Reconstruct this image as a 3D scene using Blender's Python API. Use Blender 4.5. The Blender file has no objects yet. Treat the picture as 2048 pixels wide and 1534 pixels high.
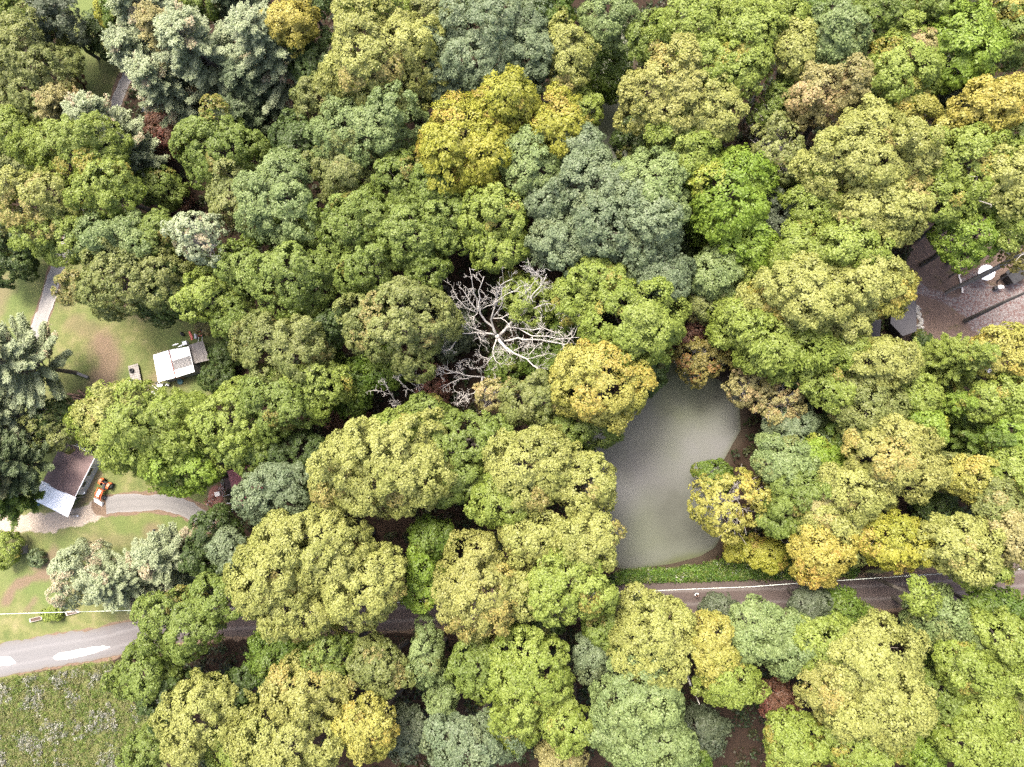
import bpy, math, random
import numpy as np
from mathutils import Vector, Matrix
PI = math.pi
# ------------------------------------------------------------------ camera, sky, sun, exposure
SC = bpy.context.scene
COL = SC.collection
FPX, HCAM = 1421.0, 95.0            # focal length in photo pixels (2048 wide), height of the camera in metres
NX, NY = 1230.0, 910.0              # where the plumb line under the camera meets the photo
d = np.array([NX-1024, -(NY-767), -FPX]); d /= np.linalg.norm(d)
zc = -d
xc = np.array([1.0, 0, 0]); xc -= zc*xc.dot(zc); xc /= np.linalg.norm(xc)
yc = np.cross(zc, xc)
RW = np.array([xc, yc, zc])         # camera axes -> world axes
cam_d = bpy.data.cameras.new('camera')
cam = bpy.data.objects.new('camera', cam_d); COL.objects.link(cam)
M = Matrix([list(r) for r in RW]).to_4x4()
M.translation = Vector((0, 0, HCAM))
cam.matrix_world = M
cam_d.sensor_width = 36.0
cam_d.lens = 36.0*FPX/2048.0
cam_d.clip_start = 0.5; cam_d.clip_end = 3000
SC.camera = cam
SUN_EL, SUN_DX, SUN_DY = math.radians(66), -0.35, 0.94
SUN_STRENGTH, SKY_STRENGTH, EXPOSURE = 1.5, 0.15, 2.35
w = bpy.data.worlds.new('World'); SC.world = w; w.use_nodes = True
nt = w.node_tree; bg = nt.nodes['Background']
sky = nt.nodes.new('ShaderNodeTexSky'); sky.sky_type = 'NISHITA'; sky.sun_disc = False
sky.sun_elevation = SUN_EL; sky.sun_rotation = math.atan2(SUN_DX, SUN_DY)
sky.dust_density = 7.0; sky.air_density = 0.7; sky.ozone_density = 0.3
nt.links.new(sky.outputs['Color'], bg.inputs['Color']); bg.inputs['Strength'].default_value = SKY_STRENGTH
sl = bpy.data.lights.new('sun', 'SUN'); sl.energy = SUN_STRENGTH; sl.angle = math.radians(16); sl.color = (1.0, 0.94, 0.82)
so = bpy.data.objects.new('sun', sl); COL.objects.link(so)
sd = Vector((SUN_DX, SUN_DY, 0)).normalized()*math.cos(SUN_EL); sd.z = math.sin(SUN_EL)
so.rotation_euler = sd.to_track_quat('Z', 'Y').to_euler()
SC.view_settings.view_transform = 'Standard'; SC.view_settings.look = 'None'
SC.view_settings.exposure = EXPOSURE; SC.view_settings.gamma = 1.0
SC.render.engine = 'CYCLES'
SC.cycles.max_bounces = 6; SC.cycles.diffuse_bounces = 3; SC.cycles.transmission_bounces = 3
SC.cycles.transparent_max_bounces = 4; SC.cycles.glossy_bounces = 2
SC.cycles.use_denoising = False

# ------------------------------------------------------------------ helpers
def P(px, py, z=0.0):
    """world point at height z that the survey photo shows at pixel (px, py)"""
    v = RW @ np.array([(px-1024)/FPX, -(py-767)/FPX, -1.0])
    t = (z-HCAM)/v[2]
    return np.array([v[0]*t, v[1]*t, z])
def mpp(px, py, z):
    """metres per photo pixel around (px, py) at height z"""
    return float(np.linalg.norm(P(px+5, py, z)-P(px-5, py, z))+np.linalg.norm(P(px, py+5, z)-P(px, py-5, z)))/20
def tag(o, label, cat, group=None, kind=None):
    o['label'] = label; o['category'] = cat
    if group: o['group'] = group
    if kind: o['kind'] = kind
    return o
def empty(name, loc, label, cat, group=None, rz=0.0):
    o = bpy.data.objects.new(name, None); COL.objects.link(o)
    o.location = [float(c) for c in loc]; o.rotation_euler = (0, 0, rz); o.empty_display_size = 0.3
    return tag(o, label, cat, group)
def link(name, me, mats, parent=None, loc=None):
    o = bpy.data.objects.new(name, me); COL.objects.link(o)
    for m in (mats if isinstance(mats, (list, tuple)) else [mats]): me.materials.append(m)
    if parent is not None: o.parent = parent
    if loc is not None: o.location = [float(c) for c in loc]
    return o
def quad_mesh(name, V, col=None):
    """V (n*4,3): loose quads; col (n,3): one colour per face"""
    n = len(V)//4
    me = bpy.data.meshes.new(name)
    me.vertices.add(n*4); me.vertices.foreach_set('co', np.ascontiguousarray(V, dtype=np.float32).ravel())
    me.loops.add(n*4); me.loops.foreach_set('vertex_index', np.arange(n*4, dtype=np.int32))
    me.polygons.add(n); me.polygons.foreach_set('loop_start', np.arange(n, dtype=np.int32)*4)
    me.update(calc_edges=True)
    if col is not None:
        a = me.attributes.new('leaf_colour', 'FLOAT_COLOR', 'FACE')
        c4 = np.ones((n, 4), dtype=np.float32); c4[:, :3] = col
        a.data.foreach_set('color', c4.ravel())
    return me
class MB:
    """collects boxes, prisms and tubes into one mesh"""
    def __init__(s): s.v = []; s.f = []; s.m = []
    def add(s, vs, fs, m=0):
        b = len(s.v); s.v += [tuple(float(c) for c in p) for p in vs]
        s.f += [tuple(b+i for i in f) for f in fs]; s.m += [m]*len(fs)
    def box(s, c, size, rz=0.0, m=0, tilt=None):
        hx, hy, hz = size[0]/2, size[1]/2, size[2]/2
        R = Matrix.Rotation(rz, 3, 'Z')
        if tilt is not None: R = R @ Matrix.Rotation(tilt[0], 3, 'X') @ Matrix.Rotation(tilt[1], 3, 'Y')
        b = min(hx, hy, hz)*0.18
        vs = []
        for z, k in ((-hz, b), (-hz+b, 0), (hz-b, 0), (hz, b)):
            for x, y in ((-1, -1), (1, -1), (1, 1), (-1, 1)):
                p = R @ Vector((x*(hx-k), y*(hy-k), z)); vs.append((p.x+c[0], p.y+c[1], p.z+c[2]))
        fs = [(3, 2, 1, 0), (12, 13, 14, 15)]
        for l in range(3):
            for i in range(4):
                j = (i+1) % 4; fs.append((l*4+i, l*4+j, l*4+4+j, l*4+4+i))
        s.add(vs, fs, m)
    def prism(s, poly, z0, z1, m=0):
        """poly: xy points; z0, z1: numbers or lists"""
        n = len(poly)
        if sum(poly[i][0]*poly[(i+1) % n][1]-poly[(i+1) % n][0]*poly[i][1] for i in range(n)) < 0:
            poly = poly[::-1]
            if isinstance(z0, (list, tuple)): z0 = z0[::-1]
            if isinstance(z1, (list, tuple)): z1 = z1[::-1]
        a = z0 if isinstance(z0, (list, tuple)) else [z0]*n
        b = z1 if isinstance(z1, (list, tuple)) else [z1]*n
        vs = [(poly[i][0], poly[i][1], a[i]) for i in range(n)]+[(poly[i][0], poly[i][1], b[i]) for i in range(n)]
        fs = [tuple(range(n))[::-1], tuple(range(n, 2*n))]+[(i, (i+1) % n, n+(i+1) % n, n+i) for i in range(n)]
        s.add(vs, fs, m)
    def tube(s, pts, rad, sides=6, m=0, cap=True):
        pts = [np.array(p, dtype=float) for p in pts]; n = len(pts)
        if not isinstance(rad, (list, tuple, np.ndarray)): rad = [rad]*n
        vs = []; ref = None
        for i in range(n):
            t = pts[min(i+1, n-1)]-pts[max(i-1, 0)]; L = np.linalg.norm(t); t = t/L if L > 1e-9 else np.array([0, 0, 1.0])
            if ref is None: ref = np.array([1.0, 0, 0]) if abs(t[0]) < 0.8 else np.array([0, 1.0, 0])
            u = ref-t*ref.dot(t); u /= max(np.linalg.norm(u), 1e-9); ref = u; b = np.cross(t, u)
            for k in range(sides):
                a = 2*PI*k/sides; vs.append(pts[i]+rad[i]*(math.cos(a)*u+math.sin(a)*b))
        fs = []
        for i in range(n-1):
            for k in range(sides):
                j = (k+1) % sides; fs.append((i*sides+k, i*sides+j, (i+1)*sides+j, (i+1)*sides+k))
        if cap:
            fs.append(tuple(range(sides))[::-1]); fs.append(tuple((n-1)*sides+k for k in range(sides)))
        s.add(vs, fs, m)
    def ball(s, c, r, m=0, seg=12, rings=8, sc=(1, 1, 1)):
        vs = [(c[0], c[1], c[2]-r*sc[2])]
        for i in range(1, rings):
            a = -PI/2+PI*i/rings
            for k in range(seg):
                b = 2*PI*k/seg; vs.append((c[0]+r*sc[0]*math.cos(a)*math.cos(b), c[1]+r*sc[1]*math.cos(a)*math.sin(b), c[2]+r*sc[2]*math.sin(a)))
        vs.append((c[0], c[1], c[2]+r*sc[2])); t = len(vs)-1
        fs = [(0, 1+(k+1) % seg, 1+k) for k in range(seg)]
        for i in range(rings-2):
            for k in range(seg):
                j = (k+1) % seg; fs.append((1+i*seg+k, 1+i*seg+j, 1+(i+1)*seg+j, 1+(i+1)*seg+k))
        fs += [(1+(rings-2)*seg+k, 1+(rings-2)*seg+(k+1) % seg, t) for k in range(seg)]
        s.add(vs, fs, m)
    def wheel(s, c, r, wd, axis, m=0, hub=None, mh=None):
        """tyre with a round shoulder about a horizontal axis (angle) or 'z'"""
        ax = np.array([0, 0, 1.0]) if axis == 'z' else np.array([math.cos(axis), math.sin(axis), 0])
        u = np.array([1.0, 0, 0]) if axis == 'z' else np.array([0, 0, 1.0])
        v = np.cross(ax, u); seg = 20
        prof = [(0.55, -.42), (0.8, -.5), (0.96, -.36), (1, 0), (0.96, .36), (0.8, .5), (0.55, .42), (0.5, 0)]
        vs = []
        for k in range(seg):
            a = 2*PI*k/seg; dr = math.cos(a)*u+math.sin(a)*v
            for pr, px in prof: vs.append(np.array(c)+dr*pr*r+ax*px*wd)
        n = len(prof); fs = []
        for k in range(seg):
            for i in range(n):
                j = (i+1) % n; k2 = (k+1) % seg
                fs.append((k*n+i, k2*n+i, k2*n+j, k*n+j))
        s.add(vs, fs, m)
    def build(s, name, mats, parent=None, loc=None, smooth=False):
        me = bpy.data.meshes.new(name); me.from_pydata(s.v, [], s.f)
        mats = mats if isinstance(mats, (list, tuple)) else [mats]
        o = link(name, me, mats, parent, loc)
        me.polygons.foreach_set('material_index', s.m)
        if smooth: me.polygons.foreach_set('use_smooth', [True]*len(s.f))
        me.update(); return o

# ------------------------------------------------------------------ materials
def new_mat(name):
    m = bpy.data.materials.new(name); m.use_nodes = True
    return m, m.node_tree, m.node_tree.nodes['Principled BSDF']
def nz(nt, scale, detail=4.0, rough=0.55, coord='Object', stretch=None, seed=0.0):
    tc = nt.nodes.new('ShaderNodeTexCoord'); mp = nt.nodes.new('ShaderNodeMapping')
    nt.links.new(tc.outputs[coord], mp.inputs['Vector']); mp.inputs['Location'].default_value = (seed, seed*1.7, seed*.3)
    if stretch: mp.inputs['Scale'].default_value = stretch
    n = nt.nodes.new('ShaderNodeTexNoise'); n.inputs['Scale'].default_value = scale
    n.inputs['Detail'].default_value = detail; n.inputs['Roughness'].default_value = rough
    nt.links.new(mp.outputs['Vector'], n.inputs['Vector']); return n.outputs['Fac']
def ramp(nt, fac, stops):
    r = nt.nodes.new('ShaderNodeValToRGB'); e = r.color_ramp.elements
    while len(e) < len(stops): e.new(0.5)
    for x, (p, c) in zip(e, stops): x.position = p; x.color = (*c, 1) if len(c) == 3 else c
    nt.links.new(fac, r.inputs['Fac']); return r.outputs['Color']
def mixc(nt, fac, a, b, mode='MIX'):
    m = nt.nodes.new('ShaderNodeMix'); m.data_type = 'RGBA'; m.blend_type = mode
    for k, v in ((0, fac), (6, a), (7, b)):
        if isinstance(v, (int, float)): m.inputs[k].default_value = v
        elif isinstance(v, tuple): m.inputs[k].default_value = (*v, 1) if len(v) == 3 else v
        else: nt.links.new(v, m.inputs[k])
    return m.outputs[2]
def math_(nt, op, a, b=None, clamp=False):
    m = nt.nodes.new('ShaderNodeMath'); m.operation = op; m.use_clamp = clamp
    for k, v in ((0, a), (1, b)):
        if v is None: continue
        if isinstance(v, (int, float)): m.inputs[k].default_value = v
        else: nt.links.new(v, m.inputs[k])
    return m.outputs[0]
def bump(nt, b, h, strength=0.4, dist=0.05):
    n = nt.nodes.new('ShaderNodeBump'); n.inputs['Strength'].default_value = strength; n.inputs['Distance'].default_value = dist
    nt.links.new(h, n.inputs['Height']); nt.links.new(n.outputs['Normal'], b.inputs['Normal'])
def worn(name, c1, c2, scale=3.0, rough=0.7, metal=0.0, stretch=None, bmp=0.15, spec=0.3):
    m, nt, b = new_mat(name)
    f = nz(nt, scale, 6, 0.65, stretch=stretch)
    nt.links.new(ramp(nt, f, [(0.32, c1), (0.68, c2)]), b.inputs['Base Color'])
    b.inputs['Roughness'].default_value = rough; b.inputs['Metallic'].default_value = metal
    b.inputs['Specular IOR Level'].default_value = spec
    if bmp: bump(nt, b, f, bmp, 0.02)
    return m
def leaf_material():
    m, nt, b = new_mat('leaves')
    a = nt.nodes.new('ShaderNodeAttribute'); a.attribute_name = 'leaf_colour'
    f = nz(nt, 9.0, 2)
    c = mixc(nt, 1.0, a.outputs['Color'], ramp(nt, f, [(0.3, (.84, .84, .84)), (0.7, (1.16, 1.14, 1.1))]), 'MULTIPLY')
    nt.links.new(c, b.inputs['Base Color']); b.inputs['Roughness'].default_value = 0.5; b.inputs['Specular IOR Level'].default_value = 0.28
    t = nt.nodes.new('ShaderNodeBsdfTranslucent')
    nt.links.new(mixc(nt, 1.0, c, (1.25, 1.3, .7), 'MULTIPLY'), t.inputs['Color'])
    x = nt.nodes.new('ShaderNodeMixShader'); x.inputs[0].default_value = 0.36
    nt.links.new(b.outputs[0], x.inputs[1]); nt.links.new(t.outputs[0], x.inputs[2])
    nt.links.new(x.outputs[0], nt.nodes['Material Output'].inputs['Surface'])
    return m
LEAF = leaf_material()
BARK = worn('bark', (.045, .038, .03), (.13, .115, .095), 7, .9, stretch=(1, 1, .25), bmp=.5)
PALEBARK = worn('pale_bark', (.17, .155, .14), (.32, .30, .275), 9, .85, stretch=(1, 1, .3), bmp=.4)
DEADWOOD = worn('dead_wood', (.24, .225, .205), (.40, .385, .36), 5, .8, stretch=(1, 1, .4), bmp=.3)
# ------------------------------------------------------------------ trees
PAL = dict(            # leaf base colours: main, second, accent, share of accent boughs
 PG=((.162,.178,.046),(.212,.224,.066),(.205,.18,.06),.05), YG=((.115,.155,.024),(.158,.198,.042),(.18,.165,.035),.06),
 OG=((.078,.112,.018),(.122,.162,.036),(.135,.125,.03),.06), DG=((.030,.050,.012),(.056,.086,.020),(.075,.08,.02),.05),
 BG=((.084,.115,.060),(.124,.158,.084),(.10,.125,.06),.06), MG=((.102,.142,.050),(.146,.190,.070),(.13,.15,.05),.05),
 LG=((.095,.150,.016),(.140,.200,.030),(.17,.19,.03),.05), YL=((.170,.185,.024),(.225,.222,.036),(.24,.195,.045),.12),
 GD=((.215,.195,.036),(.27,.24,.06),(.26,.19,.045),.08), TN=((.165,.155,.056),(.215,.196,.082),(.225,.175,.08),.25),
 PN=((.180,.215,.120),(.240,.275,.170),(.26,.225,.15),.10), DP=((.06,.085,.036),(.105,.138,.066),(.11,.12,.06),.05),
 GO=((.096,.118,.032),(.142,.158,.050),(.16,.145,.05),.1), RB=((.085,.042,.026),(.12,.062,.038),(.13,.05,.035),.2),
 SG=((.052,.092,.012),(.090,.130,.022),(.10,.12,.02),.05), OR=((.125,.12,.03),(.175,.15,.045),(.20,.115,.04),.25),
 PY=((.175,.180,.036),(.235,.225,.056),(.245,.205,.045),.15), GT=((.160,.168,.044),(.21,.212,.064),(.22,.19,.056),.2), BD=((.050,.066,.038),(.080,.098,.056),(.07,.09,.05),.05))
def unit(a): return a/np.maximum(np.linalg.norm(a, axis=-1, keepdims=True), 1e-9)
def leaf_quads(p, n, l, wd, rng, tang=None):
    """diamond leaves at p facing n; tang: preferred long direction"""
    k = len(p); r = rng.normal(size=(k, 3))
    if tang is not None: r = tang+0.35*r
    t = unit(r-n*np.sum(r*n, 1, keepdims=True)); b = np.cross(n, t)
    l = (l*np.ones(k))[:, None]; wd = (wd*np.ones(k))[:, None]
    sag = n*(wd*0.22)
    V = np.empty((k, 4, 3)); V[:, 0] = p-t*l*.5; V[:, 1] = p+b*wd*.5-sag; V[:, 2] = p+t*l*.5-sag*.6; V[:, 3] = p-b*wd*.5-sag
    return V.reshape(-1, 3)
def tint(pal, key, rng, n_leaf, p=None):
    """key: bough index per leaf; returns colour per leaf with bough, spray and leaf variation"""
    a, b, c, sh = [np.array(x) for x in PAL[pal]]
    nb = int(key.max())+1 if len(key) else 1
    bt = rng.random(nb); acc = rng.random(nb) < sh
    mix = np.clip(bt[key]*.65+rng.random(n_leaf)*.5-.08, 0, 1)[:, None]
    if p is not None:
        f = rng.normal(size=(3, 3))*.75; mix = np.clip(mix+.28*np.sin(p@f[0]+f[2, 0]*9)[:, None]*np.sin(p@f[1]+f[2, 1]*9)[:, None], 0, 1)
    col = a*(1-mix)+b*mix
    m = acc[key] & (rng.random(n_leaf) < .75); col[m] = c*(0.8+.4*rng.random((m.sum(), 1)))
    return np.clip(col*(0.88+.24*rng.random((n_leaf, 1)))*(0.93+.14*rng.random((nb, 1)))[key], .004, .6)
LEAFDIM = dict(D=(.26, .19), O=(.26, .19), M=(.34, .19), F=(.28, .13), W=(.28, .20), U=(.24, .17))
def broad_crown(rx, ry, rz, style, pal, rng, dens=1.0):
    """leaf cover of a broadleaf crown about its own centre; also returns bough centres for the limbs"""
    R = math.sqrt(rx*ry); ax = np.array([rx, ry, rz])
    rb0 = dict(D=.34, O=.30, M=.33, F=.30, W=.24, U=.40)[style]*R
    rb0 = min(max(rb0, .7), 1.75 if style != 'U' else 1.1)
    nb = int(max(7, dict(D=6.4, O=6.6, M=6.2, F=6.6, W=6.0, U=5.5)[style]*(R/rb0)**2*.62))
    i = np.arange(nb)+.5; zz = 1-1.38*i/nb; ph = PI*(1+5**.5)*i
    dr = np.stack([np.sqrt(np.clip(1-zz*zz, 0, 1))*np.cos(ph), np.sqrt(np.clip(1-zz*zz, 0, 1))*np.sin(ph), zz], 1)
    dr = unit(dr+rng.normal(size=dr.shape)*.16)
    p1, p2, p3 = rng.random(3)*6.28
    az = np.arctan2(dr[:, 1], dr[:, 0])
    lump = .98+.10*np.sin(2*az+p1)+.13*np.sin(3*az+p2)+.09*np.sin(5*az+p3)
    rbs = rb0*(.62+.62*rng.random(nb))
    ctr = dr*(ax-rb0*.72)*((lump*(.76+.34*rng.random(nb)))[:, None]); ctr[:, 2] += rz*.22*rng.normal(size=nb)*(zz > .1)
    if style in 'WF': keep = rng.random(nb) < (.74 if style == 'W' else .9); ctr, rbs, dr = ctr[keep], rbs[keep], dr[keep]; nb = len(ctr)
    # sprays of leaves on every bough
    rho0 = dict(D=.54, O=.47, M=.52, F=.50, W=.38, U=.34)[style]
    P0, K, OUT = [], [], []
    for k in range(nb):
        m = int(2.0*dens*(rbs[k]/rho0)**2*(1.2 if style != 'W' else .7))+3
        v = unit(rng.normal(size=(m*2, 3))); out = unit(dr[k]*[1, 1, .7]+np.array([0, 0, .55]))
        v = v[(v@out) > -.25][:m]
        hk = unit(dr[k]*[1, 1, .25]+1e-6); st = .30 if style in 'DM' else .15
        p = v+hk*(v@hk)[:, None]*st; p = ctr[k]+p*rbs[k]*(.86+.17*rng.random((len(v), 1)))
        P0.append(p); K.append(np.full(len(v), k)); OUT.append(unit(v+out*.5))
    P0 = np.concatenate(P0); K = np.concatenate(K); OUT = np.concatenate(OUT)
    dd = np.linalg.norm(P0[:, None]-ctr[None], axis=2)/rbs[None]; dd[np.arange(len(P0)), K] = 9
    ok = dd.min(1) > .80
    if rng is not None: ok |= rng.random(len(P0)) < .06
    P0, K, OUT = P0[ok], K[ok], OUT[ok]
    rho = rho0*(.65+.7*rng.random(len(P0)))
    l, wd = LEAFDIM[style]
    cov = dict(D=1.0, O=.82, M=.95, F=.85, W=.75, U=1.0)[style]*dens
    cnt = np.maximum((cov*2*PI*rho**2/(l*wd*.5)*.80).astype(int), 5)
    idx = np.repeat(np.arange(len(P0)), cnt); n = len(idx)
    v = unit(rng.normal(size=(n, 3))+OUT[idx]*.95+np.array([0, 0, .25]))
    sc = np.ones((n, 3))
    pos = v*rho[idx][:, None]*(.72+.4*rng.random((n, 1)))
    pos = pos-OUT[idx]*np.sum(pos*OUT[idx], 1, keepdims=True)*.35
    tang = None
    if style == 'M':                       # layered pointed sprays
        h = unit(OUT[idx]*[1, 1, .15]); al = np.sum(pos*h, 1, keepdims=True)
        pos = pos*[1, 1, .55]+h*al*.9; tang = h
    if style == 'D': h = unit(OUT[idx]*[1, 1, .3]); pos = pos*[1, 1, .8]+h*np.sum(pos*h, 1, keepdims=True)*.4
    if style == 'F': pos = pos*[1, 1, 1.25]; tang = unit(OUT[idx]+np.array([0, 0, -.3]))
    p = P0[idx]+pos
    cr = unit(P0[idx]/ax); nr = unit(v*.55+cr*.45+np.array([0, 0, .3])+rng.normal(size=(n, 3))*.36)
    sz = .75+.5*rng.random(n)
    V = leaf_quads(p, nr, l*sz, wd*sz, rng, tang)
    return V, tint(pal, K[idx], rng, n, p), ctr, rbs
def conifer(R, H, style, pal, rng):
    """boughs in whorls with needle sprays; base of the trunk at the origin. P: soft plumed pine, S: pointed spruce"""
    tr = []; SP, SD, SK, SL = [], [], [], []
    z0 = H*(.30 if style == 'P' else .10); lev = int((H-z0)/(.85 if style == 'P' else .62)); k = 0
    for i in range(lev):
        t = (i+rng.random()*.5)/lev; z = z0+(H-z0)*t
        L = R*((1-t)**(.62 if style == 'P' else .85))*(.75+.4*rng.random())*(1 if t > .12 else .8)+.25
        nbr = 6 if style == 'P' else 8
        a0 = rng.random()*6.28
        for j in range(nbr):
            a = a0+2*PI*j/nbr+rng.normal()*.18; Lj = L*(.72+.45*rng.random())
            up = .28 if style == 'P' else -.12+.5*t
            dirv = np.array([math.cos(a), math.sin(a), up])
            tip = np.array([0, 0, z])+dirv*Lj; tip[2] += Lj*(.12 if style == 'P' else .06)
            tr.append(([(0, 0, z-.2), tuple(np.array([0, 0, z])+dirv*Lj*.5), tuple(tip)], [.035+.012*Lj, .022+.006*Lj, .012]))
            m = int(max(3, Lj*(4.2 if style == 'P' else 4.0)))
            for q in range(m):
                s = .28+.74*(q+rng.random()*.6)/m
                c = np.array([0, 0, z])+dirv*Lj*s; c[2] += Lj*(.12 if style == 'P' else .06)*s*s
                side = (1 if q % 2 else -1)*(.75 if style == 'P' else 1.0)*(1.05-s*.75)
                pa = a+side
                sl = (.85 if style == 'P' else .16+.55*Lj*.32*(1.15-s))*(.8+.4*rng.random())
                pd = np.array([math.cos(pa), math.sin(pa), .35 if style == 'P' else .05])
                for u in np.arange(0.1, 1.01, .42 if style == 'P' else .3):
                    SP.append(c+pd*sl*u); SD.append(pd); SK.append(k); SL.append(1)
            SP.append(tip); SD.append(dirv); SK.append(k); SL.append(1)
            k += 1
    SP.append(np.array([0, 0, H])); SD.append(np.array([0, 0, 1.])); SK.append(k); SL.append(1)
    SP = np.array(SP); SD = unit(np.array(SD)); SK = np.array(SK)
    c = 24 if style == 'P' else 13
    idx = np.repeat(np.arange(len(SP)), c); n = len(idx)
    v = unit(SD[idx]*.9+rng.normal(size=(n, 3))*.75+np.array([0, 0, .35]))
    p = SP[idx]+v*(.19 if style == 'P' else .11)*(.6+.7*rng.random((n, 1)))+rng.normal(size=(n, 3))*(.10 if style == 'P' else .05)
    nr = unit(rng.normal(size=(n, 3))*.45+np.array([0, 0, 1.1]))
    V = leaf_quads(p, nr, (.34 if style == 'P' else .26)*(.8+.4*rng.random(n)), (.13 if style == 'P' else .12), rng, v)
    return V, tint(pal, SK[idx], rng, n), tr
def wobble(p0, p1, rng, n=4, amp=.06):
    p0 = np.array(p0, float); p1 = np.array(p1, float); L = np.linalg.norm(p1-p0)
    return [p0+(p1-p0)*t+(rng.normal(size=3)*L*amp*math.sin(PI*t) if 0 < t < 1 else 0) for t in np.linspace(0, 1, n)]
KINDS = dict(D=('broadleaf_tree', 'tree'), O=('broadleaf_tree', 'tree'), M=('maple_tree', 'tree'), F=('broadleaf_tree', 'tree'), W=('sparse_tree', 'tree'), P=('pine_tree', 'pine tree'), S=('spruce_tree', 'spruce tree'), U=('shrub', 'shrub'))
GROUPS = dict(broadleaf_tree='broadleaf trees of the wood', maple_tree='maples of the wood', sparse_tree='thin-crowned trees of the wood', pine_tree='tall soft pines', spruce_tree='spruces', shrub='shrubs and saplings')
def tree(i, px, py, rx, ry, h, style, pal, label, base=None, bark=None):
    rng = np.random.default_rng(100+i); rx *= 1.0; ry *= 1.0
    kind, cat = KINDS[style]
    if style in 'PS':
        zc_ = h*.55; k = mpp(px, py, zc_); R = k*(rx+ry)/2
        c = P(px, py, zc_); e = empty(kind, (c[0], c[1], 0), label, cat, GROUPS[kind])
        V, col, br = conifer(R, h, style, pal, rng)
        link('crown', quad_mesh('crown', V, col), LEAF, e)
        b = MB(); b.tube([(0, 0, -.1), (0, 0, h*.3), (0, 0, h*.7), (0, 0, h*.97)], [.02*h, .016*h, .009*h, .02], 8)
        for pts, rad in br: b.tube(pts, rad, 4, cap=False)
        b.build('trunk', bark or BARK, e); return e
    k = mpp(px, py, h*.72); R = k*math.sqrt(rx*ry)
    rz = min(R*(.92 if style != 'U' else .8), h*.46)
    zc_ = h-rz; k = mpp(px, py, zc_+rz*.25); c = P(px, py, zc_+rz*.25)
    V, col, ctr, rbs = broad_crown(k*rx, k*ry, rz, style, pal, rng)
    bx = c[:2] if base is None else P(base[0], base[1], 0)[:2]
    e = empty(kind, (bx[0], bx[1], 0), label, cat, GROUPS[kind])
    off = np.array([c[0]-bx[0], c[1]-bx[1], zc_])
    link('crown', quad_mesh('crown', V+off, col), LEAF, e)
    b = MB(); r0 = .013*h+.02*R
    fork = off*[.55, .55, 0]+np.array([0, 0, max(zc_-rz*.55, h*.22)])
    if style == 'U':
        for q in range(5):
            t = ctr[rng.integers(len(ctr))]+off; b.tube([(rng.normal()*.1, rng.normal()*.1, -.05), t*.5, t], [.05, .035, .012], 5, cap=False)
        b.build('stem', bark or BARK, e); return e
    b.tube(wobble((0, 0, -.1), fork, rng, 4, .03), list(np.linspace(r0*1.25, r0*.8, 4)), 8)
    sel = rng.permutation(len(ctr))[:min(len(ctr), 26 if style == 'W' else 15)]
    for q in sel:
        t = ctr[q]*.96+off; b.tube(wobble(fork*.98, t, rng, 4, .09), [r0*.5, r0*.34, r0*.2, .02], 5, cap=False)
        if style == 'W':
            for _ in range(3): b.tube(wobble(fork+(t-fork)*.6, t+rng.normal(size=3)*rbs[q]*.9, rng, 3, .08), [r0*.2, r0*.12, .012], 4, cap=False)
    b.build('trunk', bark or (PALEBARK if style == 'W' else BARK), e)
    return e
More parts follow.
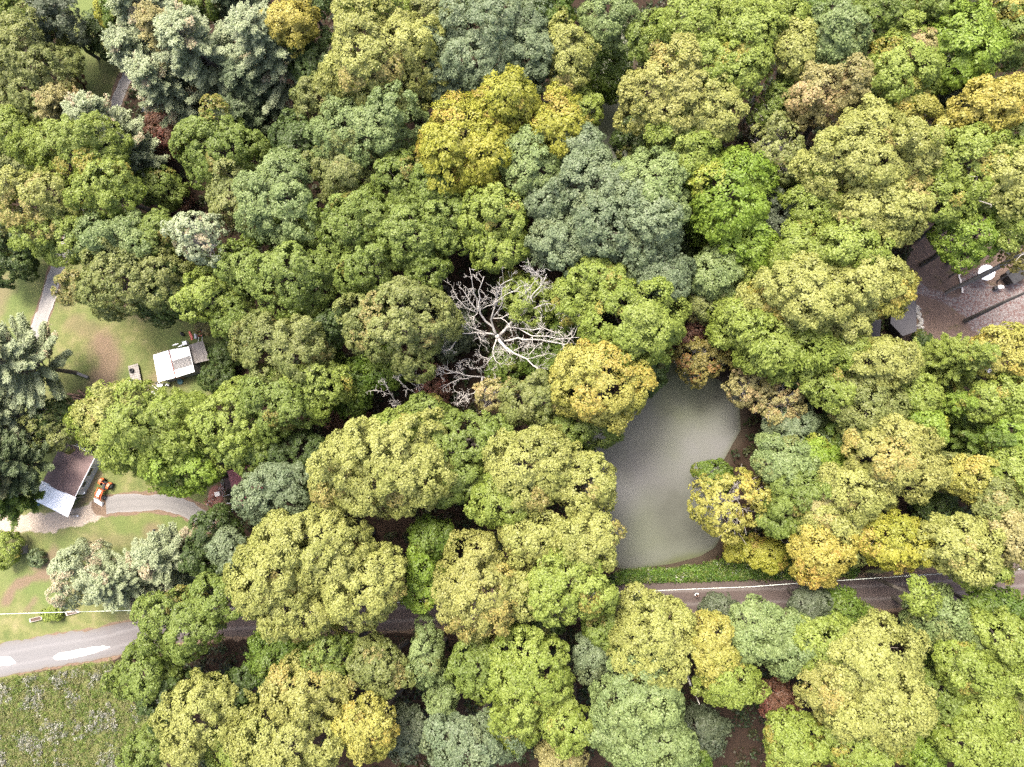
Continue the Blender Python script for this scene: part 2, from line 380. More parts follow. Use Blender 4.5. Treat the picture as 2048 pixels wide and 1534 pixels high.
# x y (crown centre in the survey photo) rx ry (pixels) height(m) style palette | label
TREES = """
65 145 80 88 15 D GO|broad dull grey-green tree at the upper left corner, beside the mown strip
100 42 50 38 12 D BD|dark bluish tree at the top edge, left of the mown strip
12 22 34 36 12 O YG|yellowish green crown cut by the top left corner of the photo
12 120 20 60 8 O DG|dark low crown on the left edge behind the broad grey-green corner tree
138 168 26 26 4 U RB|reddish brown shrub on the edge of the mown strip
210 66 40 44 6 D DG|round dark green bush standing on the mown strip near the top
212 20 16 30 9 F YL|narrow bright yellow conical tree at the top edge
240 24 30 34 10 O SG|dark fresh green tree between the narrow yellow tree and the tall pines
320 48 72 56 20 P PN|silvery pine at the top edge over the pale driveway end
304 136 42 48 17 P PN|silvery green pine leaning over the white driveway
424 128 84 74 21 P PN|largest silvery pine, in the middle of the upper pines
375 105 46 42 20 P TN|pinkish tipped pine between two silvery pines
555 118 54 88 21 P PN|tall pale pine under the golden round crown
345 190 52 46 17 P PN|low pale pine at the foot of the upper pines
520 190 45 50 15 P BG|shaded bluish pine below the tall pale pine
483 20 52 34 17 P BG|dark bluish pine at the top edge left of the golden round crown
402 8 34 22 15 F OG|olive fuzzy crown at the top edge among the pines
575 44 52 38 19 D GD|rounded golden olive crown at the top edge above the tall pale pine
628 118 38 60 15 O DG|dark olive tree between the tall pale pine and the big straw-coloured crown
618 12 38 22 16 O DG|small dark green crown at the top edge right of the golden round crown
740 12 70 26 20 D YG|yellow-green crown at the top edge above the big straw-coloured tree
764 108 106 98 22 D PG|big straw-coloured domed tree near the top, beside the blue-green crown
800 192 66 52 17 F GO|olive brown fuzzy tree right under the big straw-coloured domed tree
870 22 46 32 17 F GO|olive grey feathery crown at the top edge left of the big blue-green crown
930 10 40 20 15 O SG|fresh green crown at the top edge above the big blue-green tree
960 96 112 88 20 D BG|big blue-green cauliflower crown near the top centre
905 172 46 36 16 D BG|smaller blue-green crown at the lower left of the big blue-green one
1050 40 46 40 18 D BG|blue-grey crown at the top edge right of the big blue-green one
1062 118 46 62 18 D BG|blue-grey crown squeezed between the big blue-green tree and the slim straw-coloured tree
628 198 46 36 15 F GO|small grey olive crown above and left of the mint dome
725 255 98 64 19 D MG|mint green dome with cauliflower bumps left of the yellow tree
930 285 92 78 21 M YL|main bright yellow autumn tree of the wood
1012 196 62 40 21 M YL|golden top bough-crown behind the main yellow tree
1110 250 50 56 19 M YL|bright yellow crown right of the main yellow tree, near the dark channel
1168 216 34 34 14 O YG|yellow-green crown overhanging the dark channel
960 352 40 34 17 M YL|yellow lower crown hanging below the main yellow tree
692 338 62 62 16 F GO|faded grey olive tree below the mint dome
588 282 48 46 15 O DG|dark olive crown left of the mint dome
556 398 64 92 19 D MG|pale mint grey tall crown left of the olive oaks
440 296 80 76 17 O OG|dark olive oak with bright tips and red creeper, left of the pale mint crown
500 262 48 48 14 P DP|dark shaded pine between the upper pines and the red-creeper oak
805 360 58 56 17 O OG|olive oak below the mint dome, left of the yellow lower crown
882 372 56 62 18 O OG|olive oak straight under the main yellow tree's left edge
712 442 80 62 18 O OG|broad olive oak with branch glints, left of centre
812 462 66 58 19 O OG|rough olive oak above the dead white tree's upper left twigs
896 442 54 54 18 O OG|olive crown right above the dead white tree
985 430 64 56 19 O YG|yellow-olive crown above the dead white tree, touching the mint grey group
1000 500 56 40 17 O YG|yellow-olive lower crown at the tips of the dead white tree
470 400 56 52 16 O GO|grey olive oak between the red-creeper oak and the whitish crown
655 320 26 40 13 O DG|narrow dark crown tucked left of the faded grey olive tree
600 465 56 40 15 O OG|olive crown below the pale mint grey tall crown
1064 332 50 64 19 D MG|mint crown at the left end of the blue-grey group by the yellow tree
1168 296 44 40 18 D BG|blue-grey crown at the top of the group, below the dark channel
1098 398 44 44 18 D BG|small blue-grey crown in the left part of the blue-grey group
1184 372 78 66 20 D BG|central blue-grey crown of the big group
1298 376 76 78 20 D MG|mint round crown at the right of the blue-grey group
1240 458 108 78 21 D BG|largest blue-grey crown, front of the group
1124 486 56 50 18 D BG|blue-grey crown at the lower left of the group, near the dead tree's tips
1322 540 56 56 18 D BG|grey crown at the lower right of the blue-grey group, over the channel
1400 44 100 50 20 D YG|broad yellow-olive crown at the top edge right of the dark channel
1500 70 56 54 20 D YG|yellow-olive crown at the top edge, next to a bare pale snag
1298 80 40 44 17 O OG|green olive crown at the top edge on the channel's right bank
1474 128 52 50 20 D YG|bright olive crown left of the bare pale snag
1412 130 54 46 20 D YG|olive crown above the orange-tinged right bank tree
1340 196 88 72 21 D GT|orange-tinged straw tree on the right bank of the dark channel
1420 216 56 62 20 D PG|light olive crown right of the orange-tinged bank tree
1374 290 66 66 19 D YG|light green crown below the orange-tinged bank tree
1266 278 34 44 9 O DG|dark thin bank tree hanging over the dark channel
1137 112 38 60 18 D PG|slim straw-coloured tree left of the dark channel
1224 34 54 44 17 D MG|dark mint crown at the top edge above the channel
1100 20 46 32 17 O SG|green crown at the top edge above the slim straw-coloured tree
1200 138 56 56 9 M SG|low dark green tree deep in the gap at the channel's head
1462 384 82 76 19 M LG|vivid lime tree with pointed sprays right of the blue-grey group
1428 545 50 46 15 D MG|mint green crown below the vivid lime tree
1500 490 46 48 16 M LG|smaller lime crown below the vivid lime tree
1510 545 46 40 14 O YG|yellow-green crown right of the mint green one
1378 470 30 44 9 O DG|dark low tree between the blue-grey group and the vivid lime tree
1455 470 60 40 13 M SG|dark lime understory tree under the vivid lime tree
1556 26 50 36 19 D YG|yellow-green crown at the top edge right of the pale snag
1612 14 42 34 16 O SG|dark fresh green crown at the top edge left of the bluish mint dome
1776 26 74 46 19 D OG|broad olive crown at the top edge, right of the bluish mint dome
1876 10 52 30 18 D OG|olive crown at the top edge above the pointed lime tree
1676 68 58 62 20 D MG|bluish mint dome near the top edge, above the pinkish tree
1594 92 34 54 19 D PG|pale olive upright crown left of the bluish mint dome
1662 178 76 62 19 D TN|tan pinkish tree below the bluish mint dome
1580 188 34 44 15 O OG|dark olive crown left of the tan pinkish tree
1745 190 42 56 17 O YG|green crown right of the tan pinkish tree
1802 140 66 76 20 D YG|rounded yellow-green tree left of the pointed lime tree
1822 200 44 38 18 D PY|yellow-tinged lower crown of the rounded yellow-green trees
1842 90 26 32 19 F TN|small buff crown top between the rounded yellow-green tree and the lime one
1920 98 72 72 19 M LG|pale lime tree with pointed sprays in the upper right
2016 68 64 62 18 O OG|darker olive tree at the right edge near the top
2020 16 50 26 18 O PY|yellow-olive crown in the top right corner
1990 206 58 50 20 D GD|golden yellow dome near the right edge
1932 252 52 34 17 D PY|yellow lower crown left of the golden dome
1896 190 46 40 13 F BD|grey-green shaded tree between the lime tree and the golden dome
2034 280 34 40 15 O OG|olive crown on the right edge below the golden dome
1736 258 60 48 20 D PG|pale top crown of the big straw-green group at the right
1716 322 108 62 21 D PG|broadest pale straw-green crown at the upper right
1832 318 44 54 19 D PG|pale crown at the right end of the straw-green group
1764 420 88 62 20 D PG|large pale crown in the lower part of the straw-green group
1636 420 48 46 17 D YG|yellow-green crown at the lower left of the straw-green group
1556 300 58 66 17 W GO|thin greyish tree with pale bare limbs showing through
1548 216 46 36 15 W OG|sparse olive tree under the pale snag
1600 362 36 36 11 M SG|small deep green tree below the thin greyish tree
1562 432 54 48 14 D BD|dark mint crown right of the vivid lime tree
1952 330 92 72 20 D YG|large yellow-olive tree at the right, below the golden dome
2030 360 56 66 20 D PG|pale yellow crown on the right edge below the golden dome
1900 392 56 52 18 O YG|olive-yellow crown above the long leaning bare trunk
1950 462 66 60 16 O LG|fresh green tree overhanging the brown leaf-strewn yard
2040 440 40 50 18 O YG|yellow-green crown on the right edge above the leaf-strewn yard
2042 512 30 34 15 W OR|orange-buff thin crown on the right edge above the yard
20 262 42 52 14 O YG|yellow-olive crown on the left edge above the leaning poplar
36 322 44 36 11 F GO|grey olive brush on the left edge above the leaning poplar
158 236 44 34 14 P TN|pinkish pale pine at the foot of the mown strip
228 262 50 44 17 P PN|silvery pine right of the driveway's hidden bend
262 312 54 42 15 P PN|lower silvery pine beside the reddish thicket
146 300 86 56 19 D YG|upper crown of the tall leaning poplar over the driveway
70 398 68 56 20 D PG|pale left crown of the leaning poplar, reaching the left edge
208 372 60 52 18 D YG|right crown of the leaning poplar above the driveway
118 468 60 50 17 D YG|lowest crown of the leaning poplar, at the lawn's upper edge
326 262 48 40 6 F RB|reddish brown thicket below the upper pines
318 372 44 36 9 O OG|low olive tree right of the leaning poplar
352 410 34 34 4 W RB|bare-looking dark red brush in the gap right of the leaning poplar
222 478 70 44 17 D MG|mint-tipped upper crown of the big lawn-side tree
256 560 106 76 17 O GO|big grey-green tree with orange specks beside the lawn
310 470 46 44 14 O OG|olive crown behind the big lawn-side tree
330 590 54 52 13 O DG|dark olive lower crown of the big lawn-side tree
392 470 52 50 19 W PN|whitish green thin crown with a pale birch trunk
14 530 46 40 7 U DG|dark shrubbery on the left edge of the upper lawn
22 478 40 34 9 O DG|dark green crown on the left edge above the dark shrubbery
416 588 50 60 15 O YG|yellow-green tree above the pinkish brush by the white shed
466 628 44 44 13 O OG|olive crown right of the pinkish brush
578 560 88 72 18 O OG|olive oak with red creeper spots, left of the round olive-straw tree
490 530 54 54 16 O OG|olive crown between the whitish thin crown and the red-spotted oak
558 694 92 62 18 D GO|pale grey-green soft crown right of the white shed
652 656 40 44 13 O DG|dark olive crown between the pale grey soft crown and the round olive-straw tree
796 652 102 82 20 O GO|round olive-straw tree left of the dead white tree
730 538 62 46 17 O OG|olive crown above the round olive-straw tree
660 530 44 40 15 O OG|small olive crown right of the red-spotted oak
850 540 44 44 16 O OG|olive crown behind the dead white tree's upper left twigs
700 772 38 52 10 M SG|low dark green tree in the gap left of the dead snags
764 736 36 34 9 M SG|small dark green tree under the round olive-straw tree
555 806 78 58 17 O OG|olive tree with fine light branches, right of the bright yellow-green pair
632 778 58 56 15 O YG|fresh olive crown beside the low dark green tree
446 712 26 36 3.6 U DG|dark creeper shrub covering the end of the grey board roof
432 758 36 24 4 U DG|dark shrub behind the white shed
282 860 122 84 17 M YG|big bright yellow-green maple right of the tractor and the brown-roofed home
230 830 66 56 16 M PG|pale left crown of the big bright yellow-green maple
362 926 74 46 14 M LG|lower bright green crown of the big maple, above the gravel turn
462 846 84 82 16 O YG|yellow-green tree between the big bright maple and the dark hedge trees
500 905 56 36 13 O OG|olive crown above the pink metal roof
584 902 82 42 12 F DG|dark olive feathery tree right of the pink metal roof
544 990 66 58 16 D BG|blue-grey round crown over the pink metal roof
622 972 46 44 12 O DG|dark olive crown right of the blue-grey round crown
772 934 130 96 22 D PG|broadest straw-coloured crown, left of the middle foreground
700 905 54 42 19 D PG|straw-coloured crown at the upper left of the broadest straw crown
788 862 42 38 18 D YG|yellow-green top under the thin dead snag
862 832 50 38 14 O OG|dark olive crown under the second dead snag
930 884 82 62 17 O OG|dark olive oak right of the broadest straw crown
910 962 58 52 16 O OG|olive crown between the two straw-coloured masses
1056 934 84 72 20 D PG|straw-green crown left of the pond's middle
1000 1000 50 44 18 D YG|olive-straw crown left of the ring-shaped gap
1066 800 62 52 16 O GO|grey olive tree below the dead white tree
986 790 44 34 13 W TN|buff thin tree at the dead fan-shaped crown
1100 720 44 36 8 M SG|low fresh green tree under the dead white tree's right limbs
1010 730 36 34 8 O SG|low green tree right under the dead white trunk
900 660 46 44 8 M BD|shaded dark green tree under the dead tree's left limbs
1060 600 56 54 13 O YG|lime-olive crown seen through the dead white limbs
1130 640 34 36 10 O SG|green crown at the right tips of the dead white tree
1196 762 88 84 20 D PY|bright yellow-straw tree on the pond's upper left bank
1165 852 76 46 12 F OG|dark olive willow-like tree leaning over the pond's left bank
1110 880 52 40 14 F OG|olive fuzzy crown left of the leaning pond-side tree
1170 966 58 62 18 D PG|straw-green crown at the pond's left edge
1262 640 94 82 20 D YG|large yellow-green round tree left of the channel mouth
1200 560 66 46 18 O YG|olive yellow-green crown above the large round tree by the channel
1150 600 46 44 16 D YG|yellow-green crown between the dead tree and the large round channel tree
1330 650 36 38 13 O OG|green bough-crown reaching over the channel mouth
1286 740 46 44 11 O DG|dark green low tree at the pond's upper left corner
1436 606 56 44 12 F GO|brownish olive tree on the right bank of the channel
1356 600 26 22 6 O OG|small olive bush on the right bank of the channel
1402 716 62 46 10 W OR|rusty tan thin tree at the pond's upper right corner
1380 660 36 34 8 O RB|reddish olive bush above the rusty tan tree
1490 645 58 56 15 M YG|yellow layered tree right of the channel
1562 690 82 64 17 M YG|yellow-green layered tree in the middle of the right bank wood
1540 612 50 44 16 M PY|yellow crown at the left end of the right bank straw group
1618 586 92 66 20 D PG|pale straw-green dome left of the hidden dark-roofed house
1736 562 72 60 19 D PG|straw-yellow crown above the hidden dark-roofed house
1776 580 46 36 17 M PY|yellow crown at the start of the gravel path
1698 500 70 50 19 D YG|yellow-green crown below the large pale crown
1600 500 52 46 17 D YG|yellow-green crown above the pale straw-green dome
1690 640 60 42 15 D PG|straw crown covering the middle of the dark-roofed house
1766 722 60 48 16 D PG|straw-coloured crown below the dark shingled roof
1660 770 50 56 14 O YG|yellow-green tree below the white chimney box
1700 700 38 34 15 O YG|orange-specked yellow-green crown right of the white chimney box
1604 745 44 44 11 O DG|dark gap tree left of the yellow-green chimney tree
1734 812 66 56 14 D GO|grey-green rounded tree with a red sprig
1556 800 52 52 11 W TN|pinkish grey twiggy tree right of the pond
1500 770 48 38 11 W TN|tan twiggy tree over the pond's upper right bank
1582 850 48 40 10 F BG|grey-green feathery tree beside the pinkish twiggy tree
1566 922 50 52 13 D MG|mint green crown right of the pond's middle
1644 926 40 40 12 M LG|vivid lime small tree left of the buff round crown
1640 862 54 36 7 O DG|dark understory tree between the mint and the lime trees
1690 880 44 36 9 O SG|dark green understory tree above the buff round crown
1803 916 86 70 18 D GT|buff and straw round crown in the right-hand wood
1716 982 62 48 16 D PG|straw-green crown below the buff round crown
1604 990 62 54 14 F OG|olive soft tree right of the sparse yellow pond-side tree
1642 1008 48 38 13 D TN|pinkish straw crown beside the olive soft tree
1914 724 82 74 18 S YG|large light green star-shaped spruce below the yard
1898 812 50 48 14 S LG|lime green star-shaped spruce below the large one
1954 882 66 60 16 S SG|dark green star-shaped spruce in the right-hand wood
1846 678 16 16 2 U DG|green shrub at the corner of the dark shingled roof
1836 790 46 46 13 O YG|yellow-green crown left of the two upper spruces
1850 858 46 44 13 O LG|lime crown between the buff crown and the dark spruce
2016 706 58 60 16 O PY|yellow tree at the right edge below the leaf-strewn yard
2004 796 56 50 15 O YG|yellow crown at the right edge beside the lime spruce
2030 870 46 50 15 O LG|lime crown on the right edge beside the dark spruce
1950 958 60 46 15 O PY|yellow-olive crown below the dark spruce
2030 948 48 48 16 D YG|yellow-green crown on the right edge below the lime one
1904 940 36 36 12 F GO|grey-green fuzzy crown left of the yellow-olive one
2004 1006 46 40 16 D GO|pale grey crown near the right edge
1880 1030 46 44 8 O DG|dark low tree in the gap above the road's right stretch
2030 1070 48 50 17 D TN|tan crown on the right edge above the road
260 1165 92 84 15 S PN|tall straw-tipped spruce on the lower lawn
344 1110 56 58 12 P PN|shadowy blue-green pine behind the straw-tipped spruce
166 1152 52 62 10 F PN|pale blue-green soft tree left of the straw-tipped spruce
426 1092 46 66 12 O DG|dark olive tree at the end of the gravel turn
456 1106 28 40 12 D BG|small blue-grey crown behind the dark olive tree
350 1254 88 62 17 O OG|olive oak over the pale end of the road
424 1204 60 44 16 O OG|olive crown above the roadside oak
286 1346 62 58 15 O OG|olive oak at the edge of the flowering field
330 1400 52 52 14 O DG|dark olive crown behind the field-edge oak
294 1500 46 44 11 O OG|low olive tree at the bottom edge beside the flowering field
402 1442 74 74 18 D PG|straw-green crown at the bottom left of the wood
470 1500 58 46 16 D YG|yellow-tinted crown at the bottom edge right of the straw-green one
640 1096 96 76 21 D PG|straw-green crown in the centre of the lower left mass
546 1160 80 82 20 D PG|pale straw crown at the left end of the lower left mass
720 1168 84 62 20 D PG|straw crown above the black shaded road gap
594 1226 68 40 18 D PG|lowest straw crown of the lower left mass, over the road
556 1084 54 46 18 D PG|pale crown under the blue-grey round crown
866 1078 38 36 12 M SG|bright mint green low tree in the straw-coloured mass
846 1156 34 60 13 D LG|slim lime green tree with a yellow foot
956 1176 86 88 20 D GT|golden tan crown in the lower middle
1134 1172 82 66 20 D YG|yellow-green crown at the pond's lower left corner
1072 1084 60 52 18 D PG|straw-green crown inside the ring-shaped gap
1176 1082 58 60 19 D PG|straw-green crown on the pond's lower left edge
1066 1190 48 44 18 D PG|straw crown right of the golden tan crown
552 1316 50 50 12 M SG|deep green tree south of the road near the pale road end
656 1316 56 52 15 O OG|olive crown south of the black road gap
752 1338 62 54 15 O GO|grey olive crown south of the black road gap
612 1382 76 52 17 D GT|tan yellow-green crown below the deep green roadside tree
572 1482 98 62 19 D PG|broad straw crown at the bottom edge
730 1456 60 50 17 D PY|yellow crown at the bottom edge right of the broad straw crown
480 1386 46 48 13 O DG|dark olive tree left of the tan yellow-green crown
852 1320 32 62 12 F MG|slim mint tree south of the road gap
886 1402 32 36 10 F MG|small mint tree below the slim mint one
812 1466 38 44 10 D BD|dark blue-green crown at the bottom beside the dark hole
936 1494 84 52 18 D BG|pale blue-mint cauliflower crown at the bottom edge
955 1338 60 62 15 O OG|olive tree south of the road below the golden tan crown
1056 1360 96 84 18 O YG|wide yellow-olive oak with branches showing, south of the road
1134 1450 56 50 16 O YG|yellow-olive crown at the lower right of the wide oak
1020 1460 58 40 15 O YG|yellow-olive crown under the wide oak
1124 1516 48 28 12 F TN|greyish tan crown at the bottom edge
1060 1256 56 30 9 O DG|dark low tree on the road's south verge
1306 1284 88 78 18 D PG|dense straw-olive dome south of the road below the pond
1210 1258 40 40 13 O OG|olive crown at the road's south edge left of the dense dome
1188 1312 36 44 12 D BG|bluish mint crown left of the dense straw-olive dome
1264 1222 42 28 12 O GO|olive top reaching over the road's south edge
1274 1398 84 72 18 D MG|large mint cauliflower crown below the dense straw-olive dome
1306 1484 84 56 17 D MG|mint crown at the bottom edge
1222 1462 48 44 16 D MG|small mint crown left of the large mint one
1426 1298 38 62 17 D PY|upright yellow-straw crown right of the dense dome
1460 1362 56 44 16 D YG|yellow-green crown above the black hole at the bottom
1510 1262 58 62 16 D MG|blue-mint crown south of the road with pale leaves
1440 1216 34 26 9 O BD|dark bluish bush on the road's south edge
1400 1468 46 44 7 M BD|deep shaded tree down in the black hole at the bottom
1384 1520 40 26 8 O SG|low fresh green crown at the bottom edge of the hole
1576 1288 56 56 16 D MG|pale mint-green crown left of the huge straw crown
1618 1210 40 34 11 F BD|dark bluish tree on the road's south edge at the right
1680 1230 54 40 11 M SG|dark green tree in the road's south edge thicket
1752 1318 96 70 20 D PG|huge straw-coloured crown in the lower right
1656 1296 62 56 17 D YG|olive-straw crown left of the huge straw crown
1772 1412 94 70 20 D PG|palest straw crown at the lower right
1668 1376 68 56 18 D GT|buff straw crown with a brown hollow
1559 1406 36 42 9 O RB|rusty brown tree beside the black hole
1596 1490 64 54 16 D YG|olive straw crown at the bottom edge right of the rusty brown tree
1724 1498 70 48 17 D YG|olive straw crown at the bottom edge under the palest crown
1843 1198 22 24 16 M YG|slender tree top reaching onto the road
1876 1240 56 48 14 M MG|mint layered tree at the road's south edge on the right
1934 1262 44 44 13 F MG|soft mint crown right of the mint layered tree
1886 1306 48 36 8 O SG|dark green tree in the hollow below the mint layered tree
1996 1222 54 40 12 M SG|dark lime thicket tree at the right end of the road's south edge
2014 1282 58 48 16 D YG|yellow-olive crown on the right edge south of the road
1940 1344 56 50 16 D YG|yellow-green dome near the right edge in the lower corner
1886 1404 54 52 14 O OG|mid green round tree right of the palest straw crown
1970 1428 52 46 15 D YG|yellow crown with orange tips in the lower right corner
2030 1350 46 44 15 D YG|olive-yellow crown on the right edge
2026 1424 40 44 13 F GO|grey olive crown on the right edge in the lower corner
1950 1496 62 46 16 D YG|yellow-green crown at the bottom edge near the right corner
1846 1496 48 44 11 O LG|lime green low tree at the bottom edge
1870 1450 36 30 9 O OR|small orange-brown tree between the green round tree and the lime one
2032 1500 44 50 15 D YG|yellow-green crown in the bottom right corner
1462 1006 80 72 14 W PY|sparse yellow tree with pale limbs leaning over the pond
1430 950 36 30 5 U SG|bright green bush at the pond's right bank
1520 1104 62 30 6 F YL|yellowish shrub row behind the pond's lower right corner
1644 1108 56 54 15 D GD|golden yellow crown over the road, right of the pond
1570 1040 48 36 12 O OG|olive crown left of the golden yellow roadside crown
1664 1046 54 40 14 D PG|straw crown above the golden yellow roadside crown
1706 1092 36 42 12 F GO|grey crown right of the golden yellow roadside crown
1796 1086 66 50 15 D YL|second golden crown over the road, yellow along its lower edge
1926 1094 70 58 17 D PG|straw-green crown above the road's right stretch
1960 1138 58 28 14 D YG|yellow-green lower crown hanging over the road at the right
22 930 64 72 16 P DP|big dark green pine left of the brown-roofed home
20 990 46 40 12 P SG|dark pine at the left edge beside the white corrugated canopy
50 730 96 88 17 P PN|huge silvery spreading pine at the left edge of the lawn
20 830 44 70 13 P PN|pale leaning pine on the left edge below the huge silvery one
112 858 50 42 8 W GO|pale twiggy tree over the upper end of the brown roof
104 828 40 32 8 W DG|dark twiggy tree beside the stacked logs
70 1119 15 15 1.6 U DP|small dark evergreen bush with brown mulch on the lower lawn
105 1227 21 11 1.1 U YG|yellowish low bush between the two raised beds
8 1098 24 38 4 U YG|yellowish bush on the left edge beside the small grey-roofed hut
1280 258 24 22 4 U RB|dull red bush on the channel's right bank
412 645 24 20 3 U TN|pinkish dry brush behind the junk by the white shed
868 780 30 42 3 U RB|dark red bush between the dead snags
690 842 46 26 3 U RB|dark red ground shrub in the gap above the broadest straw crown
"""
def build_trees():
    rows = [r for r in TREES.strip().split('\n') if r.strip()]
    for i, r in enumerate(rows):
        a, label = r.split('|'); f = a.split()
        tree(i, *[float(x) for x in f[:5]], f[5], f[6], label)
# ------------------------------------------------------------------ ground, water, roads
def poly_w(px): return np.array([P(x, y)[:2] for x, y in px])
def sdist(X, Y, poly):
    """signed distance to a polygon, positive inside"""
    dmin = np.full(X.shape, 1e9); ins = np.zeros(X.shape, bool); n = len(poly)
    for i in range(n):
        (x0, y0), (x1, y1) = poly[i], poly[(i+1) % n]
        dx, dy = x1-x0, y1-y0; t = np.clip(((X-x0)*dx+(Y-y0)*dy)/(dx*dx+dy*dy+1e-12), 0, 1)
        dmin = np.minimum(dmin, np.hypot(X-x0-t*dx, Y-y0-t*dy))
        c = ((y0 > Y) != (y1 > Y)) & (X < dx*(Y-y0)/(dy+1e-12)+x0); ins ^= c
    return np.where(ins, dmin, -dmin)
def ldist(X, Y, line):
    dmin = np.full(X.shape, 1e9)
    for (x0, y0), (x1, y1) in zip(line[:-1], line[1:]):
        dx, dy = x1-x0, y1-y0; t = np.clip(((X-x0)*dx+(Y-y0)*dy)/(dx*dx+dy*dy+1e-12), 0, 1)
        dmin = np.minimum(dmin, np.hypot(X-x0-t*dx, Y-y0-t*dy))
    return dmin
def sm(v, a, b): t = np.clip((v-a)/(b-a), 0, 1); return t*t*(3-2*t)
PONDS = [poly_w([(1300, 745), (1380, 742), (1440, 760), (1478, 790), (1482, 860), (1450, 915), (1425, 960), (1440, 1010), (1448, 1060), (1430, 1095), (1400, 1112), (1340, 1128), (1250, 1140), (1205, 1120), (1180, 1040), (1165, 930), (1190, 850), (1250, 790)]),
         poly_w([(1290, 800), (1300, 720), (1325, 660), (1330, 600), (1325, 540), (1290, 470), (1235, 400), (1190, 330), (1172, 250), (1180, 180), (1210, 110), (1250, 40), (1290, 50), (1262, 130), (1240, 200), (1240, 270), (1262, 330), (1310, 400), (1365, 480), (1385, 560), (1378, 640), (1352, 700), (1350, 760)])]
LAWN = [poly_w([(-60, 475), (130, 475), (200, 560), (320, 640), (430, 640), (460, 760), (420, 830), (440, 930), (455, 1010), (430, 1075), (390, 1180), (310, 1262), (150, 1300), (-60, 1330)]),
        poly_w([(138, -30), (192, -30), (186, 80), (270, 100), (264, 150), (215, 235), (190, 300), (110, 230), (120, 120)]),
        poly_w([(1240, 1150), (1460, 1120), (1700, 1145), (2100, 1110), (2100, 1150), (1700, 1165), (1300, 1175)])]
FIELD = [poly_w([(-60, 1358), (100, 1338), (228, 1316), (262, 1400), (345, 1470), (330, 1600), (-60, 1600)])]
YARD = [poly_w([(1795, 560), (1850, 445), (1960, 430), (2100, 480), (2100, 670), (1960, 690), (1850, 700), (1795, 670)])]
GRAVEL_YARD = [poly_w([(1796, 545), (1812, 556), (1840, 566), (1880, 585), (1924, 600), (1922, 560), (1950, 545), (1990, 575), (2100, 560), (2100, 640), (2020, 648), (1975, 675), (1944, 660), (1930, 636), (1895, 612), (1850, 592), (1800, 575)])]
ROAD = np.array([P(x, y)[:2] for x, y in [(-80, 1336), (0, 1322), (100, 1303), (200, 1289), (300, 1262), (450, 1246), (650, 1236), (850, 1226), (1000, 1214), (1150, 1204), (1300, 1196), (1500, 1191), (1700, 1187), (1850, 1179), (1960, 1168), (2140, 1146)]])
DRIVE = np.array([P(x, y)[:2] for x, y in [(60, 700), (78, 650), (96, 595), (116, 530), (150, 460), (185, 360), (210, 275), (232, 205), (262, 135), (290, 85)]])
LOOP = np.array([P(x, y)[:2] for x, y in [(205, 1012), (250, 1006), (310, 1004), (362, 1012), (400, 1032), (425, 1062)]])
SAND = np.array([P(x, y)[:2] for x, y in [(-60, 1052), (0, 1050), (60, 1046), (120, 1042), (190, 1026), (215, 1010)]])
TRACKS = [([(12, 1200), (30, 1172), (62, 1158), (98, 1146)], 1.0, 1), ([(55, 1215), (70, 1195)], .8, .7), ([(205, 690), (218, 730), (200, 780), (165, 820), (150, 860)], 3.2, 1), ([(190, 665), (150, 650)], 2, .5), ([(300, 1068), (345, 1080), (375, 1110)], 1.8, .7), ([(215, 585), (275, 615), (340, 615)], 2.6, .8), ([(105, 1110), (75, 1135)], 1.5, .8),
          ([(330, 745), (290, 775)], 1.5, .5), ([(140, 560), (130, 610)], 1.4, .35), ([(250, 1240), (350, 1215)], 1.6, .5), ([(10, 570), (-30, 640)], 2.4, .6), ([(196, 950), (170, 1000), (120, 1035)], .9, .8), ([(430, 985), (447, 1000)], 1.6, .9), ([(180, 1080), (330, 1080)], 1.3, .35), ([(150, 1180), (110, 1160)], 1.2, .5)]
def noise2(X, Y, s, seed):
    rng = np.random.default_rng(seed); v = np.zeros_like(X)
    for k in range(5):
        a, ph = rng.random()*6.28, rng.random(2)*6.28; f = s*(.6+.9*rng.random())
        v += np.sin(f*(X*math.cos(a)+Y*math.sin(a))+ph[0])*np.sin(f*.8*(Y*math.cos(a)-X*math.sin(a))+ph[1])
    return v/2.2
def ground_height(X, Y):
    dp = np.max([sdist(X, Y, p) for p in PONDS], 0)
    return -1.1*sm(dp, -.9, 1.1)+.0*X
def masks(X, Y):
    wob = .35*noise2(X, Y, 1.1, 3)+.25*noise2(X, Y, 3.1, 4)
    lawn = np.max([sm(sdist(X, Y, p)+wob, -.8, .9) for p in LAWN], 0)
    field = np.max([sm(sdist(X, Y, p)+wob, -.3, .6) for p in FIELD], 0)
    yard = np.max([sm(sdist(X, Y, p)+wob, -1, 1) for p in YARD], 0)
    gy = np.max([sm(sdist(X, Y, p)+wob*.6, -.35, .35) for p in GRAVEL_YARD], 0)
    dirt = np.zeros_like(X)
    for px, wd, st in TRACKS:
        dl = ldist(X, Y, poly_w(px)); dirt = np.maximum(dirt, st*sm(-(dl+wob*.9), -wd*1.15, -wd*.25))
    sand = sm(-(ldist(X, Y, SAND)+wob*.8), -2.0, -.7)
    edge = np.max([sm(-(ldist(X, Y, l)+wob*.5), -(hw+.75), -hw+.1) for l, hw in ((DRIVE, 1.15), (LOOP, 1.3), (ROAD, 2.1))], 0)
    return lawn, field, yard, gy, dirt, sand, edge
